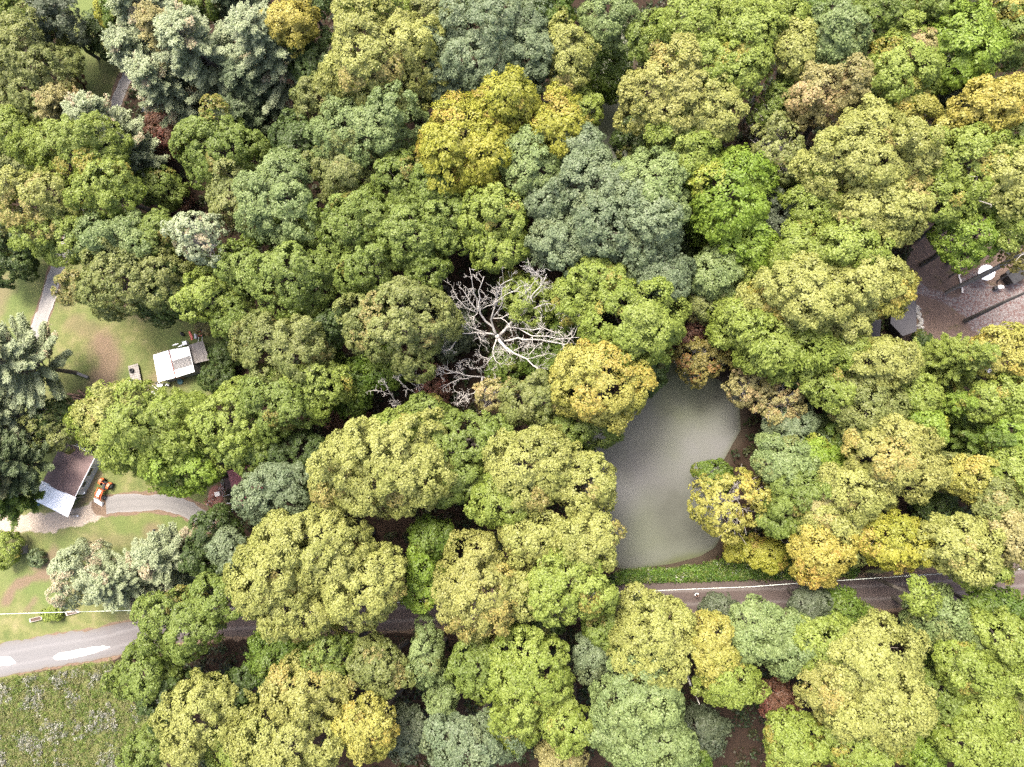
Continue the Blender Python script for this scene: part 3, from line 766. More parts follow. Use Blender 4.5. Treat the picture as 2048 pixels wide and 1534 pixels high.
def ground_mat():
    m, nt, b = new_mat('ground')
    at = {}
    for n in ('m_a', 'm_b'):
        a = nt.nodes.new('ShaderNodeAttribute'); a.attribute_name = n
        s = nt.nodes.new('ShaderNodeSeparateColor'); nt.links.new(a.outputs['Color'], s.inputs[0]); at[n] = (s.outputs[0], s.outputs[1], s.outputs[2], a.outputs['Alpha'])
    fine = nz(nt, 5.0, 6, .7); mid = nz(nt, .55, 5, .6); big = nz(nt, .14, 3, .5); speck = nz(nt, 14, 3, .7)
    litter = mixc(nt, ramp(nt, speck, [(.45, (0, 0, 0)), (.62, (1, 1, 1))]), ramp(nt, fine, [(.3, (.006, .005, .0035)), (.7, (.018, .012, .008))]), (.032, .019, .013))
    leafy = mixc(nt, ramp(nt, speck, [(.42, (0, 0, 0)), (.66, (1, 1, 1))]), ramp(nt, fine, [(.3, (.045, .030, .023)), (.7, (.088, .066, .053))]), (.115, .082, .07))
    leafy = mixc(nt, ramp(nt, mid, [(.55, (0, 0, 0)), (.75, (.75, .75, .75))]), leafy, (.045, .044, .014))
    g1 = ramp(nt, mid, [(.28, (.056, .072, .024)), (.5, (.090, .096, .038)), (.74, (.135, .122, .065))])
    g2 = mixc(nt, ramp(nt, big, [(.38, (0, 0, 0)), (.62, (1, 1, 1))]), g1, (.068, .088, .030))
    grass = mixc(nt, 1.0, g2, ramp(nt, fine, [(.25, (.74, .74, .72)), (.75, (1.28, 1.26, 1.2))]), 'MULTIPLY')
    fld = mixc(nt, ramp(nt, fine, [(.35, (0, 0, 0)), (.65, (1, 1, 1))]), (.045, .060, .014), (.105, .105, .042))
    soil = mixc(nt, ramp(nt, fine, [(.3, (0, 0, 0)), (.7, (1, 1, 1))]), (.075, .050, .033), (.125, .092, .068))
    sandc = mixc(nt, ramp(nt, fine, [(.3, (0, 0, 0)), (.7, (1, 1, 1))]), (.15, .12, .092), (.26, .23, .195))
    grav = mixc(nt, ramp(nt, speck, [(.38, (0, 0, 0)), (.6, (1, 1, 1))]), (.075, .06, .056), (.16, .152, .15))
    gravy = mixc(nt, ramp(nt, nz(nt, 4.2, 5, .75, seed=9), [(.45, (0, 0, 0)), (.58, (1, 1, 1))]), grav, (.075, .043, .038))
    def blend(base, col, mask, k=.55):
        t = math_(nt, 'ADD', mask, math_(nt, 'MULTIPLY', math_(nt, 'SUBTRACT', fine, .5), k)); 
        r = ramp(nt, t, [(.36, (0, 0, 0)), (.64, (1, 1, 1))]); return mixc(nt, r, base, col)
    lawn, field, yard, gy = at['m_a']; dirt, sand, edge, mud = at['m_b']
    c = blend(litter, leafy, yard); c = blend(c, grass, lawn); c = blend(c, fld, field)
    c = mixc(nt, math_(nt, 'MULTIPLY', dirt, math_(nt, 'ADD', .45, math_(nt, 'MULTIPLY', fine, .9), True), True), c, soil)
    c = blend(c, sandc, sand, 1.1); c = blend(c, soil, edge, .8); c = blend(c, gravy, gy, .4)
    c = mixc(nt, mud, c, (.035, .028, .02))
    nt.links.new(c, b.inputs['Base Color']); b.inputs['Roughness'].default_value = .95; b.inputs['Specular IOR Level'].default_value = .12
    bump(nt, b, fine, .7, .09); return m
def axis(a, b, step, far): 
    inner = np.arange(a, b+step, step); return np.concatenate([[-far, -far*.5, -260], inner, [260, far*.5, far]])
def build_ground():
    xs = axis(-104, 62, .38, 1200); ys = axis(-52, 82, .38, 1200)
    X, Y = np.meshgrid(xs, ys); nx, ny = len(xs), len(ys)
    Z = ground_height(X, Y)+.035*noise2(X, Y, .5, 11)*(np.abs(X) < 200)-.02
    lawn, field, yard, gy, dirt, sand, edge = masks(X, Y)
    dp = np.max([sdist(X, Y, p) for p in PONDS], 0); mud = .8*sm(dp, -1.6, -.2)
    V = np.stack([X, Y, Z], -1).reshape(-1, 3).astype(np.float32)
    me = bpy.data.meshes.new('forest_floor'); me.vertices.add(len(V)); me.vertices.foreach_set('co', V.ravel())
    i, j = np.meshgrid(np.arange(nx-1), np.arange(ny-1)); q = (j*nx+i).ravel()
    F = np.stack([q, q+1, q+nx+1, q+nx], 1).astype(np.int32); n = len(F)
    me.loops.add(n*4); me.loops.foreach_set('vertex_index', F.ravel()); me.polygons.add(n); me.polygons.foreach_set('loop_start', np.arange(n, dtype=np.int32)*4)
    me.polygons.foreach_set('use_smooth', np.ones(n, bool)); me.update(calc_edges=True)
    for nm, ch in (('m_a', (lawn, field, yard, gy)), ('m_b', (dirt, sand, edge, mud))):
        a = me.attributes.new(nm, 'FLOAT_COLOR', 'POINT'); a.data.foreach_set('color', np.stack([c.ravel() for c in ch], 1).astype(np.float32).ravel())
    o = link('forest_floor', me, ground_mat()); tag(o, 'leaf-strewn forest floor, lawn and brown yard', 'ground', kind='structure')
def strip(name, line, hw, z, mat, label, cat, seed, step=.5, nacross=9, crown=.0):
    """a road sheet along a centre line with ragged edges; attributes u (across, -1..1) and v (metres along)"""
    L = [0.0]
    for a, b in zip(line[:-1], line[1:]): L.append(L[-1]+float(np.hypot(*(b-a))))
    s = np.arange(0, L[-1], step); cx = np.interp(s, L, line[:, 0]); cy = np.interp(s, L, line[:, 1])
    k = 9; ker = np.ones(k)/k
    cx = np.convolve(np.pad(cx, k//2, 'edge'), ker, 'valid'); cy = np.convolve(np.pad(cy, k//2, 'edge'), ker, 'valid')
    tx, ty = np.gradient(cx), np.gradient(cy); l = np.hypot(tx, ty); tx, ty = tx/l, ty/l
    rng = np.random.default_rng(seed); us = np.linspace(-1, 1, nacross)
    hwv = hw if not callable(hw) else hw(s/L[-1])
    rg = [np.convolve(rng.normal(size=len(s)+8), np.ones(5)/5, 'same')[:len(s)]*.22+rng.normal(size=len(s))*.05 for _ in range(2)]
    V, UV = [], []
    for i in range(len(s)):
        h = hwv if np.isscalar(hwv) else hwv[i]
        for u in us:
            e = h+(rg[0][i] if u < 0 else rg[1][i])*abs(u)**3
            V.append((cx[i]-ty[i]*u*e, cy[i]+tx[i]*u*e, z+crown*(1-u*u))); UV.append((u, s[i], 0, 1))
    F = [(i*nacross+k_, (i+1)*nacross+k_, (i+1)*nacross+k_+1, i*nacross+k_+1) for i in range(len(s)-1) for k_ in range(nacross-1)]
    F = [f[::-1] for f in F]
    me = bpy.data.meshes.new(name); me.from_pydata(V, [], F)
    a = me.attributes.new('uv_', 'FLOAT_COLOR', 'POINT'); a.data.foreach_set('color', np.array(UV, dtype=np.float32).ravel())
    o = link(name, me, mat); tag(o, label, cat, kind='structure'); return o
def road_mat(name, pale, dark=None, v0=0, v1=1, rut=(.42, .16)):
    m, nt, b = new_mat(name)
    a = nt.nodes.new('ShaderNodeAttribute'); a.attribute_name = 'uv_'; s = nt.nodes.new('ShaderNodeSeparateColor'); nt.links.new(a.outputs['Color'], s.inputs[0])
    u, v = s.outputs[0], s.outputs[1]
    fine = nz(nt, 6, 6, .7); mid = nz(nt, .5, 5, .65); speck = nz(nt, 17, 2, .7, seed=3)
    w_ = math_(nt, 'ADD', math_(nt, 'ABSOLUTE', u), math_(nt, 'MULTIPLY', math_(nt, 'SUBTRACT', mid, .5), .25))
    c1 = mixc(nt, fine, tuple(x*.74 for x in pale), tuple(min(1, x*1.2) for x in pale))
    wheel = math_(nt, 'SUBTRACT', 1.0, math_(nt, 'DIVIDE', math_(nt, 'ABSOLUTE', math_(nt, 'SUBTRACT', w_, rut[0])), rut[1]), True)
    if dark is not None:
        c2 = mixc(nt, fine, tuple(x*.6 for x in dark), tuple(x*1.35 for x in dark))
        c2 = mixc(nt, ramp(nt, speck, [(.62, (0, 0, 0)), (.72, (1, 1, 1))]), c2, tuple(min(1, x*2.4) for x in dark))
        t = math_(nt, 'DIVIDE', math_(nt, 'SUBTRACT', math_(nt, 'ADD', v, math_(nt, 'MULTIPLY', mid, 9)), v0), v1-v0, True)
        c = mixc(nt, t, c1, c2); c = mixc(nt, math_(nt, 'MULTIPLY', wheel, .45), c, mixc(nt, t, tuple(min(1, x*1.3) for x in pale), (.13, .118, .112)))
    else: c = mixc(nt, math_(nt, 'MULTIPLY', wheel, .55), c1, tuple(x*.8 for x in pale))
    edge = ramp(nt, w_, [(.74, (0, 0, 0)), (1.0, (1, 1, 1))])
    c = mixc(nt, math_(nt, 'MULTIPLY', edge, .6 if dark is None else .35), c, tuple(min(1, x*1.35) for x in pale) if dark is None else (.085, .07, .048))
    nt.links.new(c, b.inputs['Base Color']); b.inputs['Roughness'].default_value = .92; b.inputs['Specular IOR Level'].default_value = .15
    bump(nt, b, fine, .5, .05); return m
def water_mat():
    m, nt, b = new_mat('pond_water')
    big = nz(nt, .10, 4, .55, seed=4); mid = nz(nt, .45, 5, .6, seed=2); fine = nz(nt, 7, 4, .7); sp = nz(nt, 2.4, 8, .8, seed=5)
    c = mixc(nt, ramp(nt, big, [(.40, (0, 0, 0)), (.62, (1, 1, 1))]), (.066, .067, .066), (.056, .061, .048))
    at = nt.nodes.new('ShaderNodeAttribute'); at.attribute_name = 'scum_shade'; s = nt.nodes.new('ShaderNodeSeparateColor'); nt.links.new(at.outputs['Color'], s.inputs[0])
    def k(o): return math_(nt, 'MULTIPLY', o, math_(nt, 'ADD', .55, math_(nt, 'MULTIPLY', mid, .8)), True)
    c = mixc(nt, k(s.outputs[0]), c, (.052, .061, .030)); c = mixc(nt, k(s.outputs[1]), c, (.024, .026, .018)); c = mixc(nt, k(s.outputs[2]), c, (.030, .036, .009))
    c = mixc(nt, ramp(nt, sp, [(.63, (0, 0, 0)), (.70, (.75, .75, .75))]), c, (.014, .015, .010))
    c = mixc(nt, 1.0, c, ramp(nt, fine, [(.3, (.9, .9, .9)), (.7, (1.1, 1.1, 1.1))]), 'MULTIPLY')
    nt.links.new(c, b.inputs['Base Color']); b.inputs['Roughness'].default_value = .5; b.inputs['Specular IOR Level'].default_value = .25
    bump(nt, b, fine, .12, .02); return m
def build_water():
    wm = water_mat(); allp = np.concatenate(PONDS)
    x0, x1, y0, y1 = allp[:, 0].min()-1, allp[:, 0].max()+1, allp[:, 1].min()-1, allp[:, 1].max()+1
    xs, ys = np.arange(x0, x1, .5), np.arange(y0, y1, .5); X, Y = np.meshgrid(xs, ys); dp = np.max([sdist(X, Y, p) for p in PONDS], 0)
    nx = len(xs); idx = -np.ones(X.size, int); V = []; F = []; C = []
    keep = (dp[:-1, :-1] > -1.0)
    def spot(px, r): c = P(*px); return np.exp(-((X-c[0])**2+(Y-c[1])**2)/r**2)
    green = np.clip(spot((1360, 800), 4.5)+spot((1390, 770), 3.5)+.6*spot((1310, 1060), 4), 0, 1)
    dark = np.clip(spot((1345, 1010), 3.6)+spot((1370, 1060), 3)*.8+.8*spot((1440, 800), 3.2), 0, 1)*.85  # soft tree shade on the pond, painted into the water colour
    ch = sm(sdist(X, Y, PONDS[1])-sdist(X, Y, PONDS[0]), -1.5, 1)*.9  # tree shade over the channel, put into the colour as dark green
    rim = np.clip(ch+sm(-dp, -.7, .3)*.7+.9*spot((1360, 1122), 2.5)*sm(-dp, -1.4, 0), 0, 1)  # shore rim tone combined with the channel's painted shade
    for j, i in zip(*np.nonzero(keep)):
        q = []
        for a, b in ((j, i), (j, i+1), (j+1, i+1), (j+1, i)):
            k = a*nx+b
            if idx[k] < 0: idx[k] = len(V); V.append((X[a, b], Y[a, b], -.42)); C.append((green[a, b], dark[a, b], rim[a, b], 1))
            q.append(idx[k])
        F.append(q)
    me = bpy.data.meshes.new('pond_water'); me.from_pydata(V, [], F)
    a = me.attributes.new('scum_shade', 'FLOAT_COLOR', 'POINT'); a.data.foreach_set('color', np.array(C, dtype=np.float32).ravel())
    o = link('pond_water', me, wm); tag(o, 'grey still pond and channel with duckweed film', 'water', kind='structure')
def scatter(name, n, accept, hmax, size, cols, label, cat, seed, leaf=(.24, .14), per=26, white=0.0, box=(-100, 58, -48, 78)):
    """countless low plants: one mesh of leaf sprays"""
    rng = np.random.default_rng(seed)
    x = rng.uniform(box[0], box[1], n); y = rng.uniform(box[2], box[3], n)
    pr = accept(x, y); k = rng.random(n) < pr; x, y = x[k], y[k]; n = len(x)
    z = ground_height(x, y)
    h = hmax*(.25+.75*rng.random(n)**1.6); s = size*(.6+.8*rng.random(n))
    idx = np.repeat(np.arange(n), per); m = len(idx)
    v = unit(rng.normal(size=(m, 3))*[1, 1, .8]+[0, 0, .35]); p = np.stack([x, y, z+h*.55], 1)[idx]+v*np.stack([s, s, h*.55], 1)[idx]*(.35+.65*rng.random((m, 1)))
    nr = unit(v*.4+[0, 0, .8]+rng.normal(size=(m, 3))*.5); sz = .7+.6*rng.random(m)
    cols = np.array(cols); c = cols[rng.integers(len(cols), size=n)][idx]*(.75+.5*rng.random((m, 1)))
    if white:
        wk = (rng.random(n) < white)[idx] & (rng.random(m) < .6) & (v[:, 2] > 0); c[wk] = np.array([.26, .26, .235])*(.7+.5*rng.random((wk.sum(), 1)))
    V = leaf_quads(p, nr, leaf[0]*sz, leaf[1]*sz, rng)
    o = link(name, quad_mesh(name, V, c), LEAF); tag(o, label, cat, kind='stuff'); return o
def build_cover():
    def open_(x, y):
        lawn, field, yard, gy, dirt, sand, edge = masks(x, y); dp = np.max([sdist(x, y, p) for p in PONDS], 0)
        return lawn, field, yard, gy, edge, dp
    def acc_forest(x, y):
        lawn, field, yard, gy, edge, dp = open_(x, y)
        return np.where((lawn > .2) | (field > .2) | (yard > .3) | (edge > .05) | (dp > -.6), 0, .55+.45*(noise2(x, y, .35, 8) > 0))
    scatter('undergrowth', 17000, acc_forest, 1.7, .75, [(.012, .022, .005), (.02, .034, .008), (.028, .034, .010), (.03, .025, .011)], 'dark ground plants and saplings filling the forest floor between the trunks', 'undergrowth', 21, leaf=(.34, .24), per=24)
    weed = [poly_w([(1215, 1162), (1250, 1140), (1340, 1142), (1420, 1130), (1470, 1118), (1560, 1118), (1720, 1138), (1700, 1152), (1500, 1162), (1340, 1172), (1215, 1180)])]
    def acc_weed(x, y): return np.where((sdist(x, y, weed[0]) > 0) & (np.max([sdist(x, y, p) for p in PONDS], 0) < -.3) & (ldist(x, y, ROAD) > 2.3), 1.0, 0)
    scatter('verge_weeds', 30000, acc_weed, .9, .5, [(.05, .10, .012), (.08, .14, .018), (.04, .075, .012), (.10, .13, .03)], 'bright green weeds on the bank between pond and road', 'weeds', 22, leaf=(.24, .15), per=30, white=.03, box=(-2, 36, -24, -10))
    def acc_field(x, y):
        return np.where((sdist(x, y, FIELD[0]) > .3) & (ldist(x, y, ROAD) > 2.6), .75, 0)
    def acc_wh(x, y): return np.where((sdist(x, y, FIELD[0]) > .3) & (ldist(x, y, ROAD) > 3), np.clip(noise2(x, y, .8, 31)*1.6+.15, 0, 1), 0)
    scatter('field_weeds', 9000, acc_field, .8, .5, [(.065, .10, .016), (.09, .125, .024), (.13, .135, .05), (.12, .12, .05)], 'tall green and straw weeds covering the field', 'weeds', 23, leaf=(.26, .09), per=20, box=(-100, -66, -50, -24))
    scatter('white_wildflowers', 5200, acc_wh, 1.1, .42, [(.10, .11, .08), (.14, .14, .115), (.08, .095, .05)], 'greyish white flowering weeds in drifts across the field', 'wildflowers', 24, leaf=(.17, .12), per=24, white=.75, box=(-100, -66, -50, -24))
def build_setting():
    build_ground(); build_water()
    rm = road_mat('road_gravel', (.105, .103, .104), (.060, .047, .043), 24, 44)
    strip('gravel_road', ROAD, lambda t: np.interp(t, [0, .12, .25, 1], [2.35, 2.2, 1.95, 1.9]), .012, rm, 'dirt and gravel road crossing below the pond', 'road', 5, crown=.03)
    dm = road_mat('drive_gravel', (.17, .163, .155))
    strip('driveway', DRIVE, lambda t: np.interp(t, [0, .5, 1], [1.25, 1.1, .85]), .016, dm, 'pale gravel driveway across the lawn', 'driveway', 6)
    strip('gravel_turn', LOOP, 1.25, .02, road_mat('turn_gravel', (.12, .116, .112)), 'grey gravel turn curving past the tractor', 'driveway', 7)
    # washed-out white sand on the pale end of the road
    sm_ = worn('white_sand', (.34, .32, .29), (.48, .46, .43), 2.2, .9, bmp=.2)
    b = MB()
    for pts in ([(106, 1314), (118, 1305), (150, 1300), (180, 1294), (208, 1291), (222, 1294), (200, 1302), (178, 1310), (150, 1315), (125, 1320), (112, 1320)], [(-20, 1316), (10, 1313), (24, 1313), (32, 1326), (22, 1330), (-20, 1332)]):
        q = []
        for (x0, y0), (x1, y1) in zip(pts, pts[1:]+pts[:1]):
            for t in (0, .33, .66):
                r = random.Random(int(x0*7+y0+t*10)); c = P(x0+(x1-x0)*t+r.uniform(-2, 2), y0+(y1-y0)*t+r.uniform(-1, 1)); q.append(c[:2])
        b.prism(q, .03, .064)
    o = b.build('sand_patch', sm_); tag(o, 'white washed sand on the pale road end', 'sand', kind='structure')
# ------------------------------------------------------------------ buildings and things
def lerp(a, b, t): return np.array(a, float)*(1-t)+np.array(b, float)*t
def paint(name, c, rough=.5, var=.12, spec=.4, metal=0.0, scale=4): return worn(name, tuple(x*(1-var) for x in c), tuple(min(1, x*(1+var)) for x in c), scale, rough, metal, bmp=.06, spec=spec)
WHITE = paint('white_metal', (.78, .79, .80), .4, .06); GREYWALL = paint('pale_siding', (.36, .365, .36), .6, .06)
DARK = paint('dark_rubber', (.018, .018, .019), .8, .3); BLACK = paint('black_steel', (.02, .02, .022), .5, .2)
ORANGE = paint('orange_paint', (.36, .085, .028), .4, .12); REDP = paint('red_paint', (.36, .07, .045), .5, .2)
STEEL = paint('grey_steel', (.30, .31, .32), .45, .2, metal=.4); GLASS = paint('dark_glass', (.02, .025, .03), .1, .1, spec=.6)
BOARD = worn('weathered_board', (.11, .10, .092), (.22, .205, .19), 6, .85, stretch=(1, .15, 1), bmp=.4)
BROWNWOOD = worn('brown_wood', (.12, .07, .045), (.24, .15, .10), 5, .85, bmp=.4)
SOIL = worn('dark_soil', (.03, .02, .014), (.09, .06, .045), 9, .95, bmp=.6)
def brown_roof_mat():
    m, nt, b = new_mat('brown_roof_felt')
    f = nz(nt, 1.2, 6, .65); g = nz(nt, 9, 3, .6)
    c = ramp(nt, f, [(.3, (.068, .043, .040)), (.7, (.112, .075, .070))]); c = mixc(nt, 1.0, c, ramp(nt, g, [(.3, (.85, .85, .85)), (.7, (1.15, 1.15, 1.15))]), 'MULTIPLY')
    nt.links.new(c, b.inputs['Base Color']); b.inputs['Roughness'].default_value = .8; bump(nt, b, g, .3, .02); return m
def corrugated(mb, A, B, C, D, z, m=0, pitch=.2, amp=.022):
    """ribbed sheet over the quad A-B-C-D (xy), ribs running from AB to DC; z: corner heights"""
    A, B, C, D = [np.array([*p, h]) for p, h in zip((A, B, C, D), z)]
    L = np.linalg.norm(B-A); n = max(4, int(L/pitch)); vs, fs = [], []
    for i in range(n*4+1):
        t = i/(n*4); o = np.array([0, 0, amp*(1 if i % 4 in (1, 2) else -1)])
        p, q = lerp(A, B, t)+o, lerp(D, C, t)+o
        vs += [p, q, p-[0, 0, .03], q-[0, 0, .03]]
    for i in range(n*4):
        a, b = i*4, i*4+4
        fs += [(a, b, b+1, a+1), (a+2, a+3, b+3, b+2)]
    e = n*16
    fs += [(0, 1, 3, 2), (e, e+2, e+3, e+1)]
    for i in range(n*4):
        a, b = i*4, i*4+4; fs += [(a, a+2, b+2, b), (a+1, b+1, b+3, a+3)]
    mb.add(vs, fs, m)
def inset(poly, c, d):
    c = np.array(c); return [tuple(np.array(p)+(c-np.array(p))/np.linalg.norm(c-np.array(p))*d) for p in poly]
def loc(pts, o): return [(p[0]-o[0], p[1]-o[1]) for p in pts]
def mobile_home():
    z = 2.1; pe = [P(x, y, z)[:2] for x, y in [(126.7, 880.4), (191.7, 910.8), (149.6, 994.4), (84.6, 964)]]   # NW NE SE SW
    o = np.mean(pe, 0); q = loc(pe, o); e = empty('mobile_home', (*o, 0), 'low mobile home with brown felt roof and pale siding behind the tractor', 'mobile home')
    NW, NE, SE, SW = [np.array(p) for p in q]; w = inset(q, (0, 0), .32)
    b = MB(); b.prism(w, -.05, z-.1); b.build('wall', GREYWALL, e)
    b = MB(); rid = [(NW+NE)/2, (SW+SE)/2]; rz = z+.32
    vs = [(*NW, z), (*NE, z), (*SE, z), (*SW, z), (*rid[0], rz), (*rid[1], rz)]; vs += [(x, y, h-.09) for x, y, h in vs]
    fs = [(1, 4, 5, 2), (4, 0, 3, 5), (7, 8, 11, 10), (10, 11, 9, 6), (0, 4, 10, 6), (4, 1, 7, 10), (2, 5, 11, 8), (5, 3, 9, 11), (1, 2, 8, 7), (3, 0, 6, 9)]
    b.add(vs, fs); rf = b.build('roof', brown_roof_mat(), e)
    b = MB(); b.tube([(*lerp(NW, NE, .5), rz+.02), (*lerp(SW, SE, .5), rz+.02)], .06, 6); b.build('ridge_cap', paint('ridge_felt', (.15, .10, .09), .7), rf)
    b = MB(); b.tube([(*NE, z-.02), (*SE, z-.02)], .05, 6); b.tube([(*NW, z+.03), (*NE, z+.03)], .07, 4); b.build('gutter', WHITE, e)
    WN, WE, WS, WW = [np.array(p) for p in w]; out = np.array([WS[1]-WE[1], -(WS[0]-WE[0])]); out = out/np.linalg.norm(out)
    if out.dot((WE+WS)/2) < 0: out = -out
    an = math.atan2((WS-WE)[1], (WS-WE)[0])
    for t, wd in ((.40, 1.3), (.72, .9)):
        c = lerp(WE, WS, t)+out*.03
        f = MB(); f.box((*c, 1.35), (wd+.16, .07, .7), an); fo = f.build('window', WHITE, e)
        g = MB(); g.box((*(c+out*.03), 1.35), (wd, .05, .56), an); g.build('pane', GLASS, fo)
    c = lerp(WE, WS, .12)+out*.03; d = MB(); d.box((*c, .95), (.85, .08, 1.85), an); dd = d.build('door', paint('cream_door', (.55, .54, .5)), e)
    h = MB(); h.ball((*(c+out*.07+(WS-WE)/np.linalg.norm(WS-WE)*.34), 1.05), .05); h.build('handle', STEEL, dd)
    # white corrugated carport in front of the home
    zz = 2.2; ca = [P(x, y, zz)[:2] for x, y in [(84, 961), (152, 995), (133, 1034.5), (63, 999.5)]]; oc = np.mean(ca, 0); k = loc(ca, oc)
    e2 = empty('carport', (*oc, 0), 'white corrugated metal carport roof against the brown home', 'carport')
    rw = worn('white_corrugated', (.62, .63, .64), (.86, .87, .88), 1.8, .35, bmp=.1)
    b = MB(); corrugated(b, k[0], k[1], k[2], k[3], (2.26, 2.26, 1.98, 1.98), pitch=.24); b.build('roof', rw, e2)
    for p in inset(k, (0, 0), .35): b = MB(); b.box((p[0], p[1], .95), (.1, .1, 1.9), an); b.build('post', BOARD, e2)
    b = MB(); b.tube([(*inset(k, (0, 0), .35)[1], 1.98), (*inset(k, (0, 0), .35)[2], 1.86)], .05, 4); b.tube([(*inset(k, (0, 0), .35)[0], 1.98), (*inset(k, (0, 0), .35)[3], 1.86)], .05, 4); b.build('beam', BOARD, e2)
    return an
def tractor():
    a, c = P(223, 958), P(202, 999); o = lerp(a, c, .45); hd = math.atan2(c[1]-a[1], c[0]-a[0])
    e = empty('tractor', (o[0], o[1], 0), 'orange compact tractor with a white hood and front loader bucket on the grass', 'tractor', rz=hd)
    # +x is forward
    b = MB(); b.box((.75, 0, .95), (1.25, .62, .5)); b.box((1.42, 0, .86), (.12, .58, .44)); b.build('hood', ORANGE, e)
    b = MB(); b.box((.72, 0, 1.22), (.95, .44, .06)); b.build('hood_panel', WHITE, e)
    b = MB(); b.box((.3, 0, .62), (2.6, .42, .32)); b.box((-.75, 0, .62), (.5, .9, .3)); b.build('chassis', BLACK, e)
    for s in (-1, 1):
        w = MB(); w.wheel((-.75, s*.72, .58), .58, .42, PI/2); wo = w.build('wheel', DARK, e, smooth=True)
        h = MB(); h.tube([(-.75, s*.62, .58), (-.75, s*.84, .58)], .3, 12); h.build('rim', STEEL, wo)
        w = MB(); w.wheel((1.2, s*.55, .34), .34, .26, PI/2); wo = w.build('wheel', DARK, e, smooth=True)
        h = MB(); h.tube([(1.2, s*.5, .34), (1.2, s*.66, .34)], .17, 10); h.build('rim', STEEL, wo)
        f = MB(); pts = [(-1.3, .82), (-1.12, 1.12), (-.75, 1.24), (-.38, 1.12), (-.25, .85)]
        for (x0, z0), (x1, z1) in zip(pts, pts[1:]):
            f.add([(x0, s*.5, z0), (x1, s*.5, z1), (x1, s*.9, z1), (x0, s*.9, z0), (x0, s*.5, z0-.04), (x1, s*.5, z1-.04), (x1, s*.9, z1-.04), (x0, s*.9, z0-.04)], [(0, 1, 2, 3), (7, 6, 5, 4), (0, 4, 5, 1), (3, 2, 6, 7), (0, 3, 7, 4), (1, 5, 6, 2)])
        f.build('fender', ORANGE, e)
        l = MB(); l.tube([(.1, s*.48, .75), (.1, s*.48, 1.25), (1.1, s*.5, 1.1), (1.75, s*.5, .75), (1.95, s*.5, .45)], [.07, .07, .075, .07, .06], 6); l.build('loader_arm', ORANGE, e)
        hl = MB(); hl.ball((1.49, s*.2, .95), .07); hl.build('headlight', WHITE, e)
    b = MB(); L = [(1.9, .62), (1.92, .2), (2.02, .08), (2.55, .06), (2.55, .1), (2.06, .13), (1.98, .24), (1.96, .62)]
    n = len(L); b.add([(x, -.72, z) for x, z in L]+[(x, .72, z) for x, z in L], [(i, (i+1) % n, n+(i+1) % n, n+i) for i in range(n)])
    for s in (-.72, .70): b.prism([(1.92, s), (2.55, s), (2.55, s+.025), (1.92, s+.025)], .08, [.62, .14, .14, .62])
    b.build('bucket', WHITE, e)
    b = MB(); b.box((-.62, 0, .98), (.46, .46, .12)); b.box((-.88, 0, 1.2), (.1, .44, .42), tilt=(0, -.15)); b.build('seat', BLACK, e)
    b = MB(); b.tube([(-.05, 0, 1.1), (-.22, 0, 1.32)], .03, 6)
    ring = [(-.22+.16*math.cos(t)*.5, .19*math.sin(t), 1.33+.16*math.cos(t)*.5) for t in np.linspace(0, 2*PI, 13)]; b.tube(ring, .02, 5, cap=False); b.build('steering_wheel', BLACK, e)
    b = MB(); b.tube([(-1.05, -.45, .8), (-1.05, -.45, 1.75), (-1.05, .45, 1.75), (-1.05, .45, .8)], .04, 6); b.build('roll_bar', ORANGE, e)
    b = MB(); b.tube([(.9, .36, 1.0), (.9, .36, 1.55)], .035, 6); b.build('exhaust', BLACK, e)
